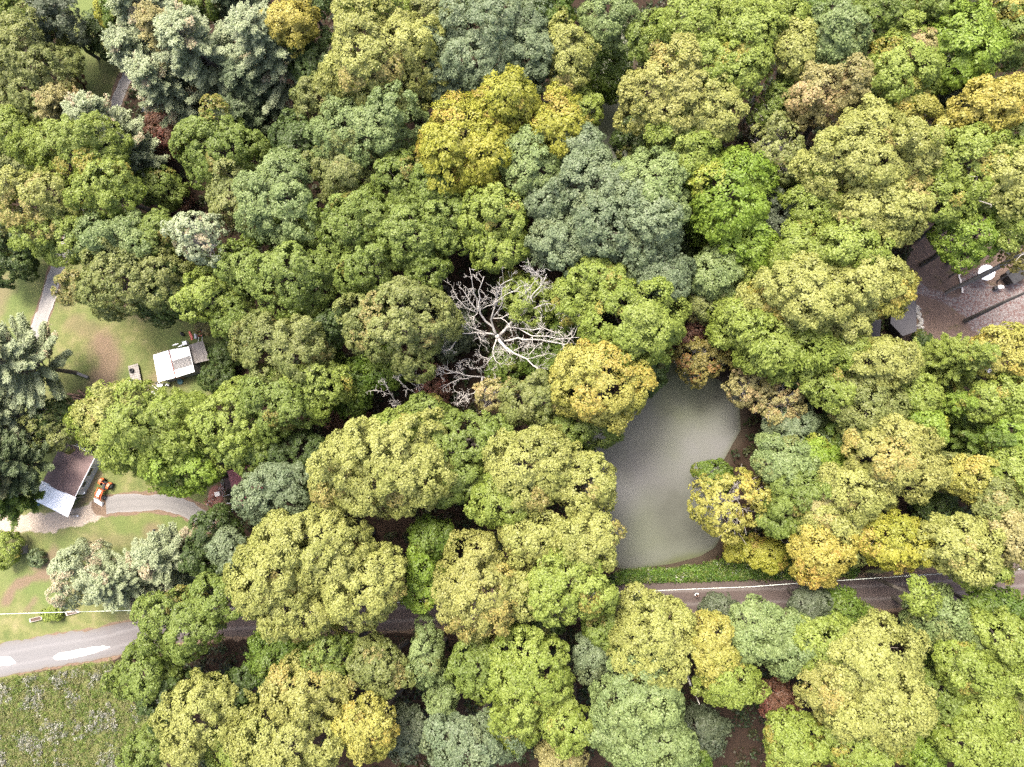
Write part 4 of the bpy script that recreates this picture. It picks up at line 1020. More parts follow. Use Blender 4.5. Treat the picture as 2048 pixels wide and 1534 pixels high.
def shed():
    z = 2.3; g = lambda *pts: [P(x, y, z)[:2] for x, y in pts]
    L = g((305.5, 710), (336.8, 700.5), (350.5, 755.5), (316, 763.5)); Rr = g((338.5, 700), (376.5, 692.6), (388.3, 743), (352, 755)); D = [P(x, y, 1.75)[:2] for x, y in ((377.5, 690), (405.5, 681.6), (419, 720), (386, 728))]
    o = np.mean(L+Rr, 0); e = empty('shed', (*o, 0), 'small shed with bright white metal roof and a rusty red seam', 'shed')
    L, Rr, D = loc(L, o), loc(Rr, o), loc(D, o)
    full = [L[0], Rr[1], Rr[2], L[3]]; w = inset(full, (0, 0), .22)
    b = MB(); b.prism(w, -.05, z-.12); b.build('wall', BOARD, e)
    b = MB(); b.prism(L, [z-.1, z+.02, z+.02, z-.1], [z-.06, z+.06, z+.06, z-.06]); b.build('roof', WHITE, e)
    b = MB(); corrugated(b, Rr[1], Rr[2], Rr[3], Rr[0], (z-.1, z-.1, z, z), pitch=.22, amp=.012); rr = b.build('ribbed_roof', WHITE, e)
    pt = [lerp(lerp(Rr[0], Rr[3], t), lerp(Rr[1], Rr[2], t), s) for t, s in ((.40, .02), (.36, .97), (.74, .97), (.74, .02))]
    b = MB(); corrugated(b, pt[1], pt[2], pt[3], pt[0], (z-.04, z-.04, z+.05, z+.05), pitch=.2, amp=.02); b.build('bare_patch', worn('bare_metal', (.12, .115, .11), (.24, .235, .23), 3, .5, stretch=(1, .2, 1)), rr)
    b = MB(); b.tube([(*lerp(L[1], Rr[0], .5), z+.05), (*lerp(L[2], Rr[3], .5), z+.05)], .085, 4); b.build('seam', worn('rusty_seam', (.16, .05, .045), (.26, .12, .10), 4, .8), e)
    c = lerp(w[2], w[3], .55); an = math.atan2(w[3][1]-w[2][1], w[3][0]-w[2][0]); b = MB(); b.box((c[0], c[1]-.02, .95), (.8, .1, 1.9), an); b.build('door', BROWNWOOD, e)
    od = np.mean(D, 0); D = loc(D, od); e2 = empty('lean_to', (o[0]+od[0], o[1]+od[1], 0), 'weathered grey board roof of a lean-to beside the white shed', 'lean-to')
    for i in range(9):
        t0, t1 = i/9+.004, (i+1)/9-.004; r = random.Random(i).uniform(-.02, .02)
        b = MB() if i == 0 else b
        b.prism([lerp(D[0], D[1], t0), lerp(D[0], D[1], t1), lerp(D[3], D[2], t1), lerp(D[3], D[2], t0)], 1.72+r, 1.76+r)
    b.build('roof', BOARD, e2)
    for p in inset(D, (0, 0), .2): b = MB(); b.box((p[0], p[1], .83), (.1, .1, 1.74)); b.build('post', BOARD, e2)
def board_platform():
    z = .45; q = [P(x, y, z)[:2] for x, y in ((256, 732), (275.4, 726.4), (283.4, 767.2), (263.2, 771.5))]; o = np.mean(q, 0); k = loc(q, o)
    e = empty('trailer', (*o, 0), 'low weathered plank trailer bed standing on the lawn', 'trailer')
    b = MB()
    for i in range(10):
        t0, t1 = i/10+.006, (i+1)/10-.006; r = random.Random(i+50)
        b.prism([lerp(k[0], k[3], t0), lerp(k[1], k[2], t0)*r.uniform(.97, 1.03), lerp(k[1], k[2], t1)*r.uniform(.97, 1.03), lerp(k[0], k[3], t1)], z-.05, z+r.uniform(-.01, .02))
    b.build('deck', BOARD, e)
    b = MB(); ins = inset(k, (0, 0), .15)
    for i in range(4): b.tube([(*ins[i], z-.1), (*ins[(i+1) % 4], z-.1)], .05, 4)
    b.build('frame', BLACK, e)
    an = math.atan2((np.array(k[1])-k[0])[1], (np.array(k[1])-k[0])[0])
    for s, t in ((k[0], k[3]), (k[1], k[2])):
        c = lerp(s, t, .55)*.88; b = MB(); b.wheel((c[0], c[1], .2), .2, .14, an); b.build('wheel', DARK, e)
    b = MB(); c = P(263.6, 741.5, z+.1); b.wheel((0, 0, .1), .38, .2, 'z'); b.wheel((.05, .03, .27), .33, .18, 'z'); t = b.build('tyre', DARK, None, (c[0], c[1], z+.01), smooth=True); tag(t, 'black tyre lying on the plank trailer bed', 'tyre')
    b = MB(); c = P(263, 760, z); b.tube([(0, 0, 0), (0, 0, .3)], [.15, .18], 14); t = b.build('bucket', WHITE, None, (c[0], c[1], z+.02)); tag(t, 'small white bucket on the plank trailer bed', 'bucket')
def at_(b, name, mats, px, py, label, cat, z=0.0, smooth=False, kind=None, group=None):
    c = P(px, py, z); o = b.build(name, mats, None, (c[0], c[1], z), smooth=smooth); return tag(o, label, cat, group, kind)
def seg(px0, px1, z): a, b = P(*px0, z), P(*px1, z); return b-a
def junk():
    b = MB(); b.wheel((0, 0, .35), .38, .26, .6); b.wheel((.05, 0, .35), .14, .2, .6, m=1); at_(b, 'tyre', [DARK, STEEL], 367.5, 669, 'black tyre with grey hub standing in the junk above the white shed', 'tyre', smooth=True)
    d = seg((379, 663), (385, 680), 0); b = MB(); b.box((0, 0, .1), (float(np.hypot(*d[:2])), .28, .06), math.atan2(d[1], d[0])); b.box((.1, .2, .14), (float(np.hypot(*d[:2]))*.8, .12, .05), math.atan2(d[1], d[0])+.1); at_(b, 'plank', REDP, 382, 671.5, 'red painted planks lying between the tyre and the barrel', 'plank')
    b = MB(); prof = [.24, .27, .28, .27, .24]; b.tube([(0, y, .28) for y in np.linspace(-.42, .42, 5)], prof, 14); at_(b, 'barrel', STEEL, 394.5, 673, 'grey green barrel lying beside the red wheelbarrow', 'barrel', smooth=True)
    c = P(404, 669); e = empty('wheelbarrow', (c[0], c[1], 0), 'red wheelbarrow with pale handles above the grey board roof', 'wheelbarrow', rz=PI/2+.08)
    b = MB(); o_ = [(.42, -.22), (.42, .22), (-.42, .34), (-.42, -.34)]; i_ = [(.26, -.14), (.26, .14), (-.28, .2), (-.28, -.2)]
    vs = [(*p, .66) for p in o_]+[(*p, .36) for p in i_]; b.add(vs, [(4, 5, 6, 7)]+[(i, (i+1) % 4, 4+(i+1) % 4, 4+i) for i in range(4)]+[(i, 4+i, 4+(i+1) % 4, (i+1) % 4) for i in range(4)]); b.build('tray', REDP, e)
    for s in (-1, 1): b = MB(); b.tube([(.6, s*.08, .25), (-.3, s*.26, .36), (-1.25, s*.3, .55)], .03, 5); b.build('handle', WHITE, e)
    b = MB(); b.wheel((.62, 0, .2), .2, .1, PI/2); b.build('wheel', DARK, e)
    b = MB(); b.box((0, 0, .3), (.62, .5, .6), .25); b.box((0, 0, .62), (.66, .54, .05), .25); b.box((0, -.26, .3), (.4, .03, .35), .25, m=1); at_(b, 'metal_cabinet', [WHITE, STEEL], 374, 687.5, 'white metal cabinet at the upper corner of the white shed', 'cabinet')
    for p0, p1, lb in (((346, 691), (358, 687.5), 'longer pale plank leaning by the upper side of the white shed'), ((357, 694), (370, 688.5), 'shorter pale plank next to the white cabinet')):
        d = seg(p0, p1, 0); b = MB(); L_ = float(np.hypot(*d[:2])); b.box((0, 0, .12), (L_, .14, .05), math.atan2(d[1], d[0])); b.box((0, 0, .04), (.1, .3, .08), math.atan2(d[1], d[0])); at_(b, 'plank', WHITE, (p0[0]+p1[0])/2, (p0[1]+p1[1])/2, lb, 'plank')
    b = MB(); rr = random.Random(4)
    for k in range(16): b.box((rr.uniform(-1.1, 1.1), rr.uniform(-.3, .3), .1+rr.uniform(0, .25)), (rr.uniform(.15, .5), rr.uniform(.1, .3), rr.uniform(.1, .3)), rr.uniform(0, 3), m=rr.choice((0, 1, 2, 2)))
    at_(b, 'scrap_heap', [STEEL, WHITE, DARK], 330, 768, 'heap of grey and white scrap along the lower wall of the white shed', 'scrap')
    b = MB(); b.tube([(0, 0, .02), (0, 0, .12)], [.42, .45], 18); b.ball((0, 0, .14), .4, sc=(1, 1, .3)); at_(b, 'fire_lid', paint('teal_cover', (.05, .12, .12), .5), 361, 763, 'round dark teal cover below the white shed', 'cover')
    d = seg((311, 772), (322, 784), 0); b = MB(); b.tube([(-d[0]/2, -d[1]/2, .7), (d[0]/2, d[1]/2, .1)], .035, 5); b.box((-d[0]/2, -d[1]/2, .35), (.08, .08, .7)); at_(b, 'pole', WHITE, 316.5, 778, 'white leaning pole below the corner of the white shed', 'pole')
    b = MB(); b.box((0, 0, .12), (1.3, .9, .24), .3); b.box((.1, .1, .3), (.5, .4, .14), .5); b.box((-.3, -.1, .29), (.35, .35, .1), .1); at_(b, 'pallet', GREYWALL, 314, 787, 'grey pallet with boxes beside the bright yellow-green maple', 'pallet')
    a, c = P(316, 766, 1.6), P(270, 793, 1.6); b = MB(); pts = [lerp(a, c, t)-np.array([0, 0, .3*4*t*(1-t)]) for t in np.linspace(0, 1, 9)]; b.tube([p-a for p in pts], .022, 4); b.tube([(0, 0, -1.6), (0, 0, .05)], .05, 5); b.tube([c-a-[0, 0, 1.6], c-a+[0, 0, .05]], .05, 5); o = b.build('clothes_line', paint('pale_rope', (.5, .46, .38)), None, tuple(a)); tag(o, 'pale rope line running from the white shed to the maple', 'line')
    # logs by the big silvery pine
    rr = random.Random(9); bark = BROWNWOOD
    for k, (x, y, L_, an) in enumerate(((150, 790, 2.2, -.15), (158, 797, 2.0, -.2), (143, 800, 2.4, -.1), (166, 787, 1.6, -.6), (150, 806, 1.9, -.25))):
        b = MB(); b.tube([(-L_/2*math.cos(an), -L_/2*math.sin(an), .16), (0, 0, .17), (L_/2*math.cos(an), L_/2*math.sin(an), .16)], [.16, .15, .13], 9); b.tube([(0, 0, .2), (.3, .25, .34)], .05, 5)
        at_(b, 'log', bark, x, y, 'brown cut log lying under the huge silvery pine', 'log', group='cut logs under the pine')
    b = MB(); b.box((0, 0, .42), (1.9, .4, .06), -.35); b.box((-.7, .25, .2), (.1, .34, .4), -.35); b.box((.7, -.25, .2), (.1, .34, .4), -.35); at_(b, 'bench', paint('dark_grey_board', (.09, .09, .095), .8), 169, 751, 'dark grey bench at the edge of the huge silvery pine', 'bench')
    c = P(162, 880); b = MB(); b.tube([(0, 0, .02), (.5, .3, .6), (1.1, .2, .9)], .05, 5); b.tube([(.2, -.4, .02), (.6, .4, .8)], .04, 5); b.box((.5, -.1, .25), (.8, .5, .5), .4); o = b.build('scrap_heap', STEEL, None, (c[0], c[1], 0)); tag(o, 'grey pipes and crate at the top corner of the brown home', 'scrap')
    b = MB(); b.tube([(0, 0, 0), (0, 0, .85)], .29, 16); b.tube([(0, 0, .85), (0, 0, .87)], .24, 16, m=1); at_(b, 'water_drum', [paint('blue_drum', (.10, .20, .34), .4), BLACK], 76, 1008, 'blue drum with dark lid at the lower edge of the white carport', 'drum')
    for x, y, lb in ((152, 997, 'white cooler box at the corner where home and carport meet'), (203, 921, 'pale crate by the upper door of the brown home'), (171, 985, 'pale bucket stack along the siding of the brown home')):
        b = MB(); b.box((0, 0, .22), (.5, .38, .44), .5); b.box((0, 0, .46), (.54, .42, .06), .5, m=1); at_(b, 'crate', [STEEL, WHITE], x, y, lb, 'crate')
    b = MB(); b.tube([(0, 0, .05), (.9, .05, .05)], .03, 5); b.wheel((1.0, .05, .12), .12, .08, .3); b.box((1.0, .05, .2), (.3, .3, .1)); at_(b, 'push_mower', STEEL, 145, 1032, 'grey push mower at the tip of the white carport', 'mower')
def yard_left():
    # small grey-roofed hut
    z = 1.35; q = [P(x, y, z)[:2] for x, y in ((15.5, 1093.5), (41, 1090.5), (42.5, 1109), (18, 1113))]; o = np.mean(q, 0); k = loc(q, o)
    e = empty('hut', (*o, 0), 'little hut with grey board roof on the lower lawn', 'hut')
    b = MB(); b.prism(inset(k, (0, 0), .12), -.02, z-.14); b.build('wall', BOARD, e)
    m0, m1 = lerp(k[0], k[1], .45), lerp(k[3], k[2], .45); gr = paint('grey_boards', (.19, .19, .195), .7, .15)
    b = MB(); b.prism([k[0], m0, m1, k[3]], [z-.12, z+.06, z+.06, z-.12], [z-.08, z+.1, z+.1, z-.08]); b.prism([lerp(m0, m1, 0), k[1], k[2], m1], [z+.075, z-.12, z-.12, z+.075], [z+.115, z-.08, z-.08, z+.115]); r = b.build('roof', gr, e)
    b = MB(); b.tube([(*m0, z+.12), (*m1, z+.12)], .05, 4); b.build('ridge_board', WHITE, r)
    b = MB(); b.box((lerp(k[3], k[2], .5)[0], lerp(k[3], k[2], .5)[1]+.1, .5), (.5, .06, .9)); b.build('door', BROWNWOOD, e)
    for q, lb in ((((58.5, 1237.5), (83, 1232), (85.5, 1238.5), (60, 1245)), 'raised garden bed full of dark soil, nearer the left edge'), (((130, 1224), (152, 1219.5), (158, 1225), (133, 1231.5)), 'raised garden bed with pale frame beside the soft blue-green tree')):
        w = [P(x, y, .35)[:2] for x, y in q]; o = np.mean(w, 0); k = loc(w, o); e = empty('raised_bed', (*o, 0), lb, 'garden bed', 'raised garden beds')
        i_ = inset(k, (0, 0), .16); b = MB()
        for t in range(4): j = (t+1) % 4; b.prism([k[t], k[j], i_[j], i_[t]], 0, .38 if t % 2 == 0 else .377)
        b.build('frame', worn('pale_timber', (.25, .23, .215), (.36, .34, .32), 5, .8), e)
        b = MB(); b.prism(i_, 0, .28); b.build('soil', SOIL, e)
    a = P(333, 1056.5); b = MB(); e = empty('lamp_post', (a[0], a[1], 0), 'black lamp post with globe head on the lawn inside the gravel turn', 'lamp post')
    b.tube([(0, 0, 0), (0, 0, .5), (0, 0, 2.5)], [.09, .06, .05], 8); b.build('post', BLACK, e)
    b = MB(); b.tube([(0, 0, 2.5), (0, 0, 2.58)], [.08, .14], 8); b.ball((0, 0, 2.75), .18, sc=(1, 1, 1.1)); b.tube([(0, 0, 2.92), (0, 0, 3.02)], [.16, .03], 8); b.build('lantern', BLACK, e)
    b = MB(); b.box((0, 0, .45), (.9, .35, .05), -.3); b.box((0, .18, .7), (.9, .05, .4), -.3)
    for s in (-.4, .4): b.box((s*.95, -s*.3, .22), (.07, .3, .44), -.3)
    at_(b, 'bench', WHITE, 258, 93, 'white bench between the round green bush and the silvery pine', 'bench')
    b = MB(); b.add([(-.9, -.3, .3), (-.2, .1, .9), (.9, .9, 1.2), (1.0, .3, .25), (0, -.4, .15), (-.9, -.3, .22), (-.2, .1, .82), (.9, .9, 1.12), (1.0, .3, .17), (0, -.4, .07)], [(0, 4, 1), (1, 4, 3), (1, 3, 2), (5, 6, 9), (6, 8, 9), (6, 7, 8), (0, 1, 6, 5), (1, 2, 7, 6), (2, 3, 8, 7), (3, 4, 9, 8), (4, 0, 5, 9)])
    at_(b, 'tarpaulin', paint('grey_tarp', (.33, .35, .37), .5), 293, 222, 'crumpled grey tarpaulin by the reddish thicket under the pines', 'tarpaulin')
def pink_house():
    z = 2.4; g = lambda *p: [P(x, y, z)[:2] for x, y in p]
    main = g((466.5, 978.5), (524, 962), (540, 1003), (472, 1016)); up = g((453, 942), (516, 925), (524, 958), (462.5, 977))
    o = np.mean(main, 0); e = empty('red_roof_house', (*o, 0), 'house with pinkish red ribbed metal roof under the blue-grey round crown', 'house')
    pk = worn('pink_metal_roof', (.20, .065, .065), (.28, .105, .105), 2, .45, bmp=.08); k, u = loc(main, o), loc(up, o)
    b = MB(); corrugated(b, k[0], k[3], k[2], k[1], (z, z, z+.5, z+.5), pitch=.34, amp=.02); b.build('roof', pk, e)
    b = MB(); corrugated(b, u[0], u[3], u[2], u[1], (z-.15, z-.15, z+.3, z+.3), pitch=.34, amp=.02); b.build('porch_roof', pk, e)
    b = MB(); b.prism(inset(k, np.mean(k, 0), .4), -.02, z-.06); b.build('wall', paint('red_siding', (.22, .09, .08), .7), e)
    b = MB(); b.prism(inset(u, np.mean(u, 0), .5), -.02, z-.25); b.build('porch_wall', BOARD, e)
    for y in (985, 1003):
        c = P(474.5+(y-985)*.16, y, 1.4)-np.array([*o, 0]); b = MB(); b.box((c[0]+.28, c[1], 1.35), (.06, .8, .9), -.2); f = b.build('window', WHITE, e); b = MB(); b.box((c[0]+.25, c[1], 1.35), (.05, .66, .76), -.2); b.build('pane', GLASS, f)
    b = MB(); b.ball((0, 0, 0), .22, sc=(1, 1, .5)); b.tube([(0, 0, -.3), (0, 0, .1)], .12, 8); c = P(477, 1014, z)-np.array([*o, 0]); b.build('vent_pipe', BLACK, e, (c[0], c[1], z+.25))
    # deck with rail
    zz = .5; dk = [P(x, y, zz)[:2] for x, y in ((449, 958), (460, 955), (467, 988), (453, 992))]; od = np.mean(dk, 0); d = loc(dk, od); e2 = empty('porch_deck', (*od, 0), 'dark plank deck with pale railing beside the pink metal roof', 'deck')
    b = MB()
    for i in range(12): b.prism([lerp(d[0], d[3], i/12+.008), lerp(d[1], d[2], i/12+.008), lerp(d[1], d[2], (i+1)/12-.008), lerp(d[0], d[3], (i+1)/12-.008)], zz-.06, zz)
    b.build('deck', worn('dark_deck', (.03, .02, .02), (.08, .055, .05), 5, .8), e2)
    b = MB()
    for t in np.linspace(0, 1, 6): p = lerp(d[0], d[3], t); b.tube([(*p, zz), (*p, zz+.95)], .035, 4)
    for h in (.5, .95): b.tube([(*d[0], zz+h), (*d[3], zz+h), (*d[2], zz+h)], .03, 4)
    b.build('railing', GREYWALL, e2)
    for t in d: b = MB(); b.box((t[0]*.95, t[1]*.95, zz/2-.04), (.1, .1, zz-.06)); b.build('post', BOARD, e2)
    rr = random.Random(12); b = MB(); b.ball((0, 0, 0), 1, sc=(1.2, 1.5, .22), seg=16); p0, p1 = P(417, 1012), P(447, 972); o = (p0+p1)/2
    for i in range(230):
        t = rr.random(); c = lerp(p0, p1, t)-o; s = rr.gauss(0, .42); an = math.atan2(p1[1]-p0[1], p1[0]-p0[0]); h = max(.04, .5-abs(s)*.6)*rr.random()
        b.box((c[0]-math.sin(an)*s, c[1]+math.cos(an)*s, h+.03), (.24, .11, .075), rr.uniform(0, 3.1), m=0 if rr.random() < .75 else 1, tilt=(rr.uniform(-.3, .3), rr.uniform(-.3, .3)))
    ob = b.build('brick_pile', [worn('old_brick', (.13, .05, .037), (.22, .11, .085), 4, .9), paint('pale_brick', (.30, .25, .225), .9, .15)], None, tuple(o)); tag(ob, 'long pile of loose red bricks beside the gravel turn', 'bricks')
    b = MB(); b.box((0, 0, 0), (.75, .62, .08), .2, tilt=(.05, .08)); c = P(434.5, 988, .6); ob = b.build('slab', paint('white_slab', (.66, .62, .57), .8), None, (c[0], c[1], .6)); tag(ob, 'square white slab lying on the brick pile', 'slab')
    d_ = seg((437, 1004), (428, 1012), 0); b = MB(); b.box((0, 0, .12), (1.5, .2, .14), math.atan2(d_[1], d_[0])); at_(b, 'beam', BROWNWOOD, 434, 1003, 'brown timber beam along the brick pile', 'beam')
    d_ = seg((459, 1005), (471, 1004), 0); b = MB(); b.tube([(-.45, 0, .8), (.45, .05, .8)], .04, 5); b.tube([(.42, .05, .8), (.42, -1.1, .8)], .04, 5); b.tube([(-.4, -1.1, .8), (.42, -1.1, .8)], .04, 5)
    for x, y in ((-.42, 0), (.42, 0), (.42, -1.1), (-.4, -1.1)): b.tube([(x, y, 0), (x, y, .85)], .04, 5)
    at_(b, 'railing', WHITE, 465, 1006, 'white pipe railing at the lower corner of the pink roof', 'railing')
def right_yard():
    # dark shingled house, mostly hidden by crowns
    sh = worn('dark_shingle', (.026, .0255, .030), (.048, .0465, .053), 6, .85, stretch=(1, 3, 1), bmp=.6)
    z = 2.6; q = [P(x, y, z)[:2] for x, y in ((1782, 596), (1833, 602), (1834, 662), (1806, 672), (1778, 648))]; o = np.mean(q, 0); k = loc(q, o)
    e = empty('shingled_shed', (*o, 0), 'dark shingled roof of a shed by the stone border', 'shed')
    zz = [z+.5, z-.1, z-.1, z-.1, z+.5]; b = MB(); b.prism(k, [h-.1 for h in zz], zz); rf = b.build('roof', sh, e)
    b = MB(); b.prism(inset(k, (0, 0), .45), -.02, z-.22); b.build('wall', paint('dark_stain', (.035, .032, .035), .8), e)
    b = MB(); b.tube([(0, 0, 0), (0, 0, .3)], .11, 10); b.ball((0, 0, .34), .15, sc=(1, 1, .5)); c = P(1803, 631, z)-np.array([*o, 0]); b.build('vent_pipe', BLACK, rf, (c[0], c[1], z+.1))
    z = 4.6; q = [P(x, y, z)[:2] for x, y in ((1640, 620), (1755, 592), (1768, 690), (1652, 722))]; o = np.mean(q, 0); k = loc(q, o)
    e = empty('house', (*o, 0), 'dark-roofed house almost hidden under the straw crowns at the right', 'house')
    b = MB(); w = inset(k, (0, 0), .6); b.prism(w, -.02, 3.0); b.build('wall', paint('brown_siding', (.16, .12, .09), .8), e)
    m0, m1 = lerp(k[0], k[3], .5), lerp(k[1], k[2], .5); b = MB(); b.prism([k[0], k[1], m1, m0], [2.9, 2.9, z, z], [3.05, 3.05, z+.15, z+.15]); b.prism([m0, m1, k[2], k[3]], [z+.003, z+.003, 2.9, 2.9], [z+.153, z+.153, 3.05, 3.05]); rf = b.build('roof', sh, e)
    c = P(1682, 719, 5.4)-np.array([*o, 0]); b = MB(); b.box((c[0], c[1], 4.3), (.62, .5, 2.0), .15, m=1); b.box((c[0], c[1], 5.36), (.8, .62, .14), .15); b.build('chimney', [WHITE, GREYWALL], rf)
    c = lerp(k[2], k[3], .5)*.9; b = MB(); b.box((c[0], c[1], 1.6), (1.2, .1, 1.1), .2); f = b.build('window', WHITE, e); b = MB(); b.box((c[0], c[1]-.05, 1.6), (1.0, .08, .9), .2); b.build('pane', GLASS, f)
    z = 2.2; q = [P(x, y, z)[:2] for x, y in ((1962, 738), (1986, 728), (1990, 738), (1968, 752))]; o = np.mean(q, 0); k = loc(q, o)
    e = empty('tool_shed', (*o, 0), 'corner of a blue-grey roofed tool shed beside the large light spruce', 'shed')
    b = MB(); b.prism(k, z-.08, [z+.2, z+.2, z-.02, z-.02]); b.build('roof', paint('blue_grey_roof', (.10, .10, .12), .7, .2), e); b = MB(); b.prism(inset(k, (0, 0), .2), -.02, z-.1); b.build('wall', BLACK, e)
    # white round table-umbrella
    c = P(1957, 553); e = empty('patio_umbrella', (c[0], c[1], 0), 'round white patio umbrella in the leaf-strewn yard', 'umbrella')
    b = MB(); n = 12; R_ = .98; top = (0, 0, 2.35); ring = [(R_*math.cos(2*PI*i/n), R_*math.sin(2*PI*i/n), 2.0) for i in range(n)]; low = [(x, y, h-.14) for x, y, h in ring]
    b.add([top]+ring+low+[(0, 0, 2.32)], [(0, 1+i, 1+(i+1) % n) for i in range(n)]+[(1+i, 1+n+i, 1+n+(i+1) % n, 1+(i+1) % n) for i in range(n)]+[(1+2*n, 1+n+(i+1) % n, 1+n+i) for i in range(n)]); b.build('canopy', WHITE, e)
    b = MB(); b.tube([(0, 0, .02), (0, 0, 2.42)], .03, 8); b.build('pole', STEEL, e); b = MB(); b.tube([(0, 0, 0), (0, 0, .08)], [.28, .24], 14); b.build('base', BLACK, e)
    b = MB(); b.tube([(0, 0, 0), (0, 0, .7)], [.09, .07], 8); b.ball((0, 0, .85), .28, sc=(1, 1, .8)); b.box((.3, 0, .8), (.3, .3, .04)); b.box((-.32, -.05, .3), (.35, .4, .6), m=1); at_(b, 'grill', [WHITE, BLACK], 1993, 577, 'small white grill with black side box on the gravel', 'grill')
    rr = random.Random(3); b = MB()
    for i in range(46):
        t = i/45; p = P(1834+10*t, 612+72*t); q0 = P(1838, 640); b.ball((p[0]-q0[0]+rr.uniform(-.3, .3), p[1]-q0[1], .1), rr.uniform(.14, .26), seg=7, rings=5, sc=(1, rr.uniform(.7, 1), .6))
    at_(b, 'stone_border', worn('pale_stone', (.15, .145, .13), (.27, .26, .24), 3, .9, bmp=.4), 1838, 640, 'border of pale round stones along the dark shingled shed', 'stone border')
    b = MB(); q0 = P(1923, 575); pts = [P(x, y)-q0 for x, y in ((1919, 545), (1917, 553), (1920, 560), (1921, 568), (1923, 576), (1924, 586))]
    b.tube([p+np.array([0, 0, .1]) for p in pts], .12, 5); at_(b, 'edging', worn('pale_edging', (.4, .38, .35), (.55, .52, .5), 4, .8), 1923, 575, 'curved pale edging between leaf bed and gravel', 'edging')
    b = MB(); b.box((0, 0, .9), (2.2, 1.5, 1.7), .5); b.box((0, 0, 1.78), (2.5, 1.8, .08), .5, m=1)  # plain black box with a wider flat top
    at_(b, 'black_box', [BLACK, worn('black_top', (.012, .012, .013), (.03, .03, .032), 4, .9)], 2022, 553, 'black flat-topped box behind pale bare branches at the right edge', 'hut')
    # tall bare trunks leaning out over the yard (crowns beyond or above)
    for (bx, by), pts, lb, kind in (((1838, 478), [(1870, 452, 6), (1905, 424, 11), (1938, 396, 16)], 'long bare grey trunk leaning up from the leafy slope above the yard', 0), ((1893, 584), [(1935, 563, 5), (1985, 538, 10), (2030, 513, 14), (2065, 500, 17)], 'forked grey trunk crossing over the white umbrella', 1), ((1930, 642), [(1965, 625, 5), (2010, 603, 10), (2062, 580, 14.5)], 'dark straight bare trunk leaning over the gravel yard', 2), ((1900, 553), [(1915, 543, 2.5), (1932, 530, 5)], 'short thin bare trunk in the leaf bed above the yard', 3), ((1995, 562), [(2010, 553, 3), (2030, 541, 6)], 'thin bare trunk in front of the black flat-topped box', 4)):
        c = P(bx, by); b = MB(); line = [np.array([0, 0, -.1])]+[P(x, y, h)-c for x, y, h in pts]; r0 = (.26, .24, .3, .12, .1)[kind]
        e = empty('bare_tree', (c[0], c[1], 0), lb, 'tree', 'bare trunks by the yard'); b.tube(line, np.linspace(r0, r0*.45, len(line)), 8); b.build('trunk', [BARK, PALEBARK, BARK, BARK, BARK][kind] if kind == 1 else worn('grey_trunk', (.075, .068, .062), (.14, .13, .12), 5, .9, bmp=.4), e)
        if kind in (0, 1):
            rng = np.random.default_rng(kind); b = MB(); tip = line[-1]
            for q in range(12):
                s = line[-2] if q % 2 else line[-1]; d_ = rng.normal(size=3); d_[2] = abs(d_[2]); d_ = d_/np.linalg.norm(d_); end = s+(line[-1]-line[-2])*.4+d_*rng.uniform(1.5, 3)
                b.tube(wobble(s, end, rng, 4, .1), [.06, .045, .03, .012], 5, cap=False)
            b.build('branch', PALEBARK, e)
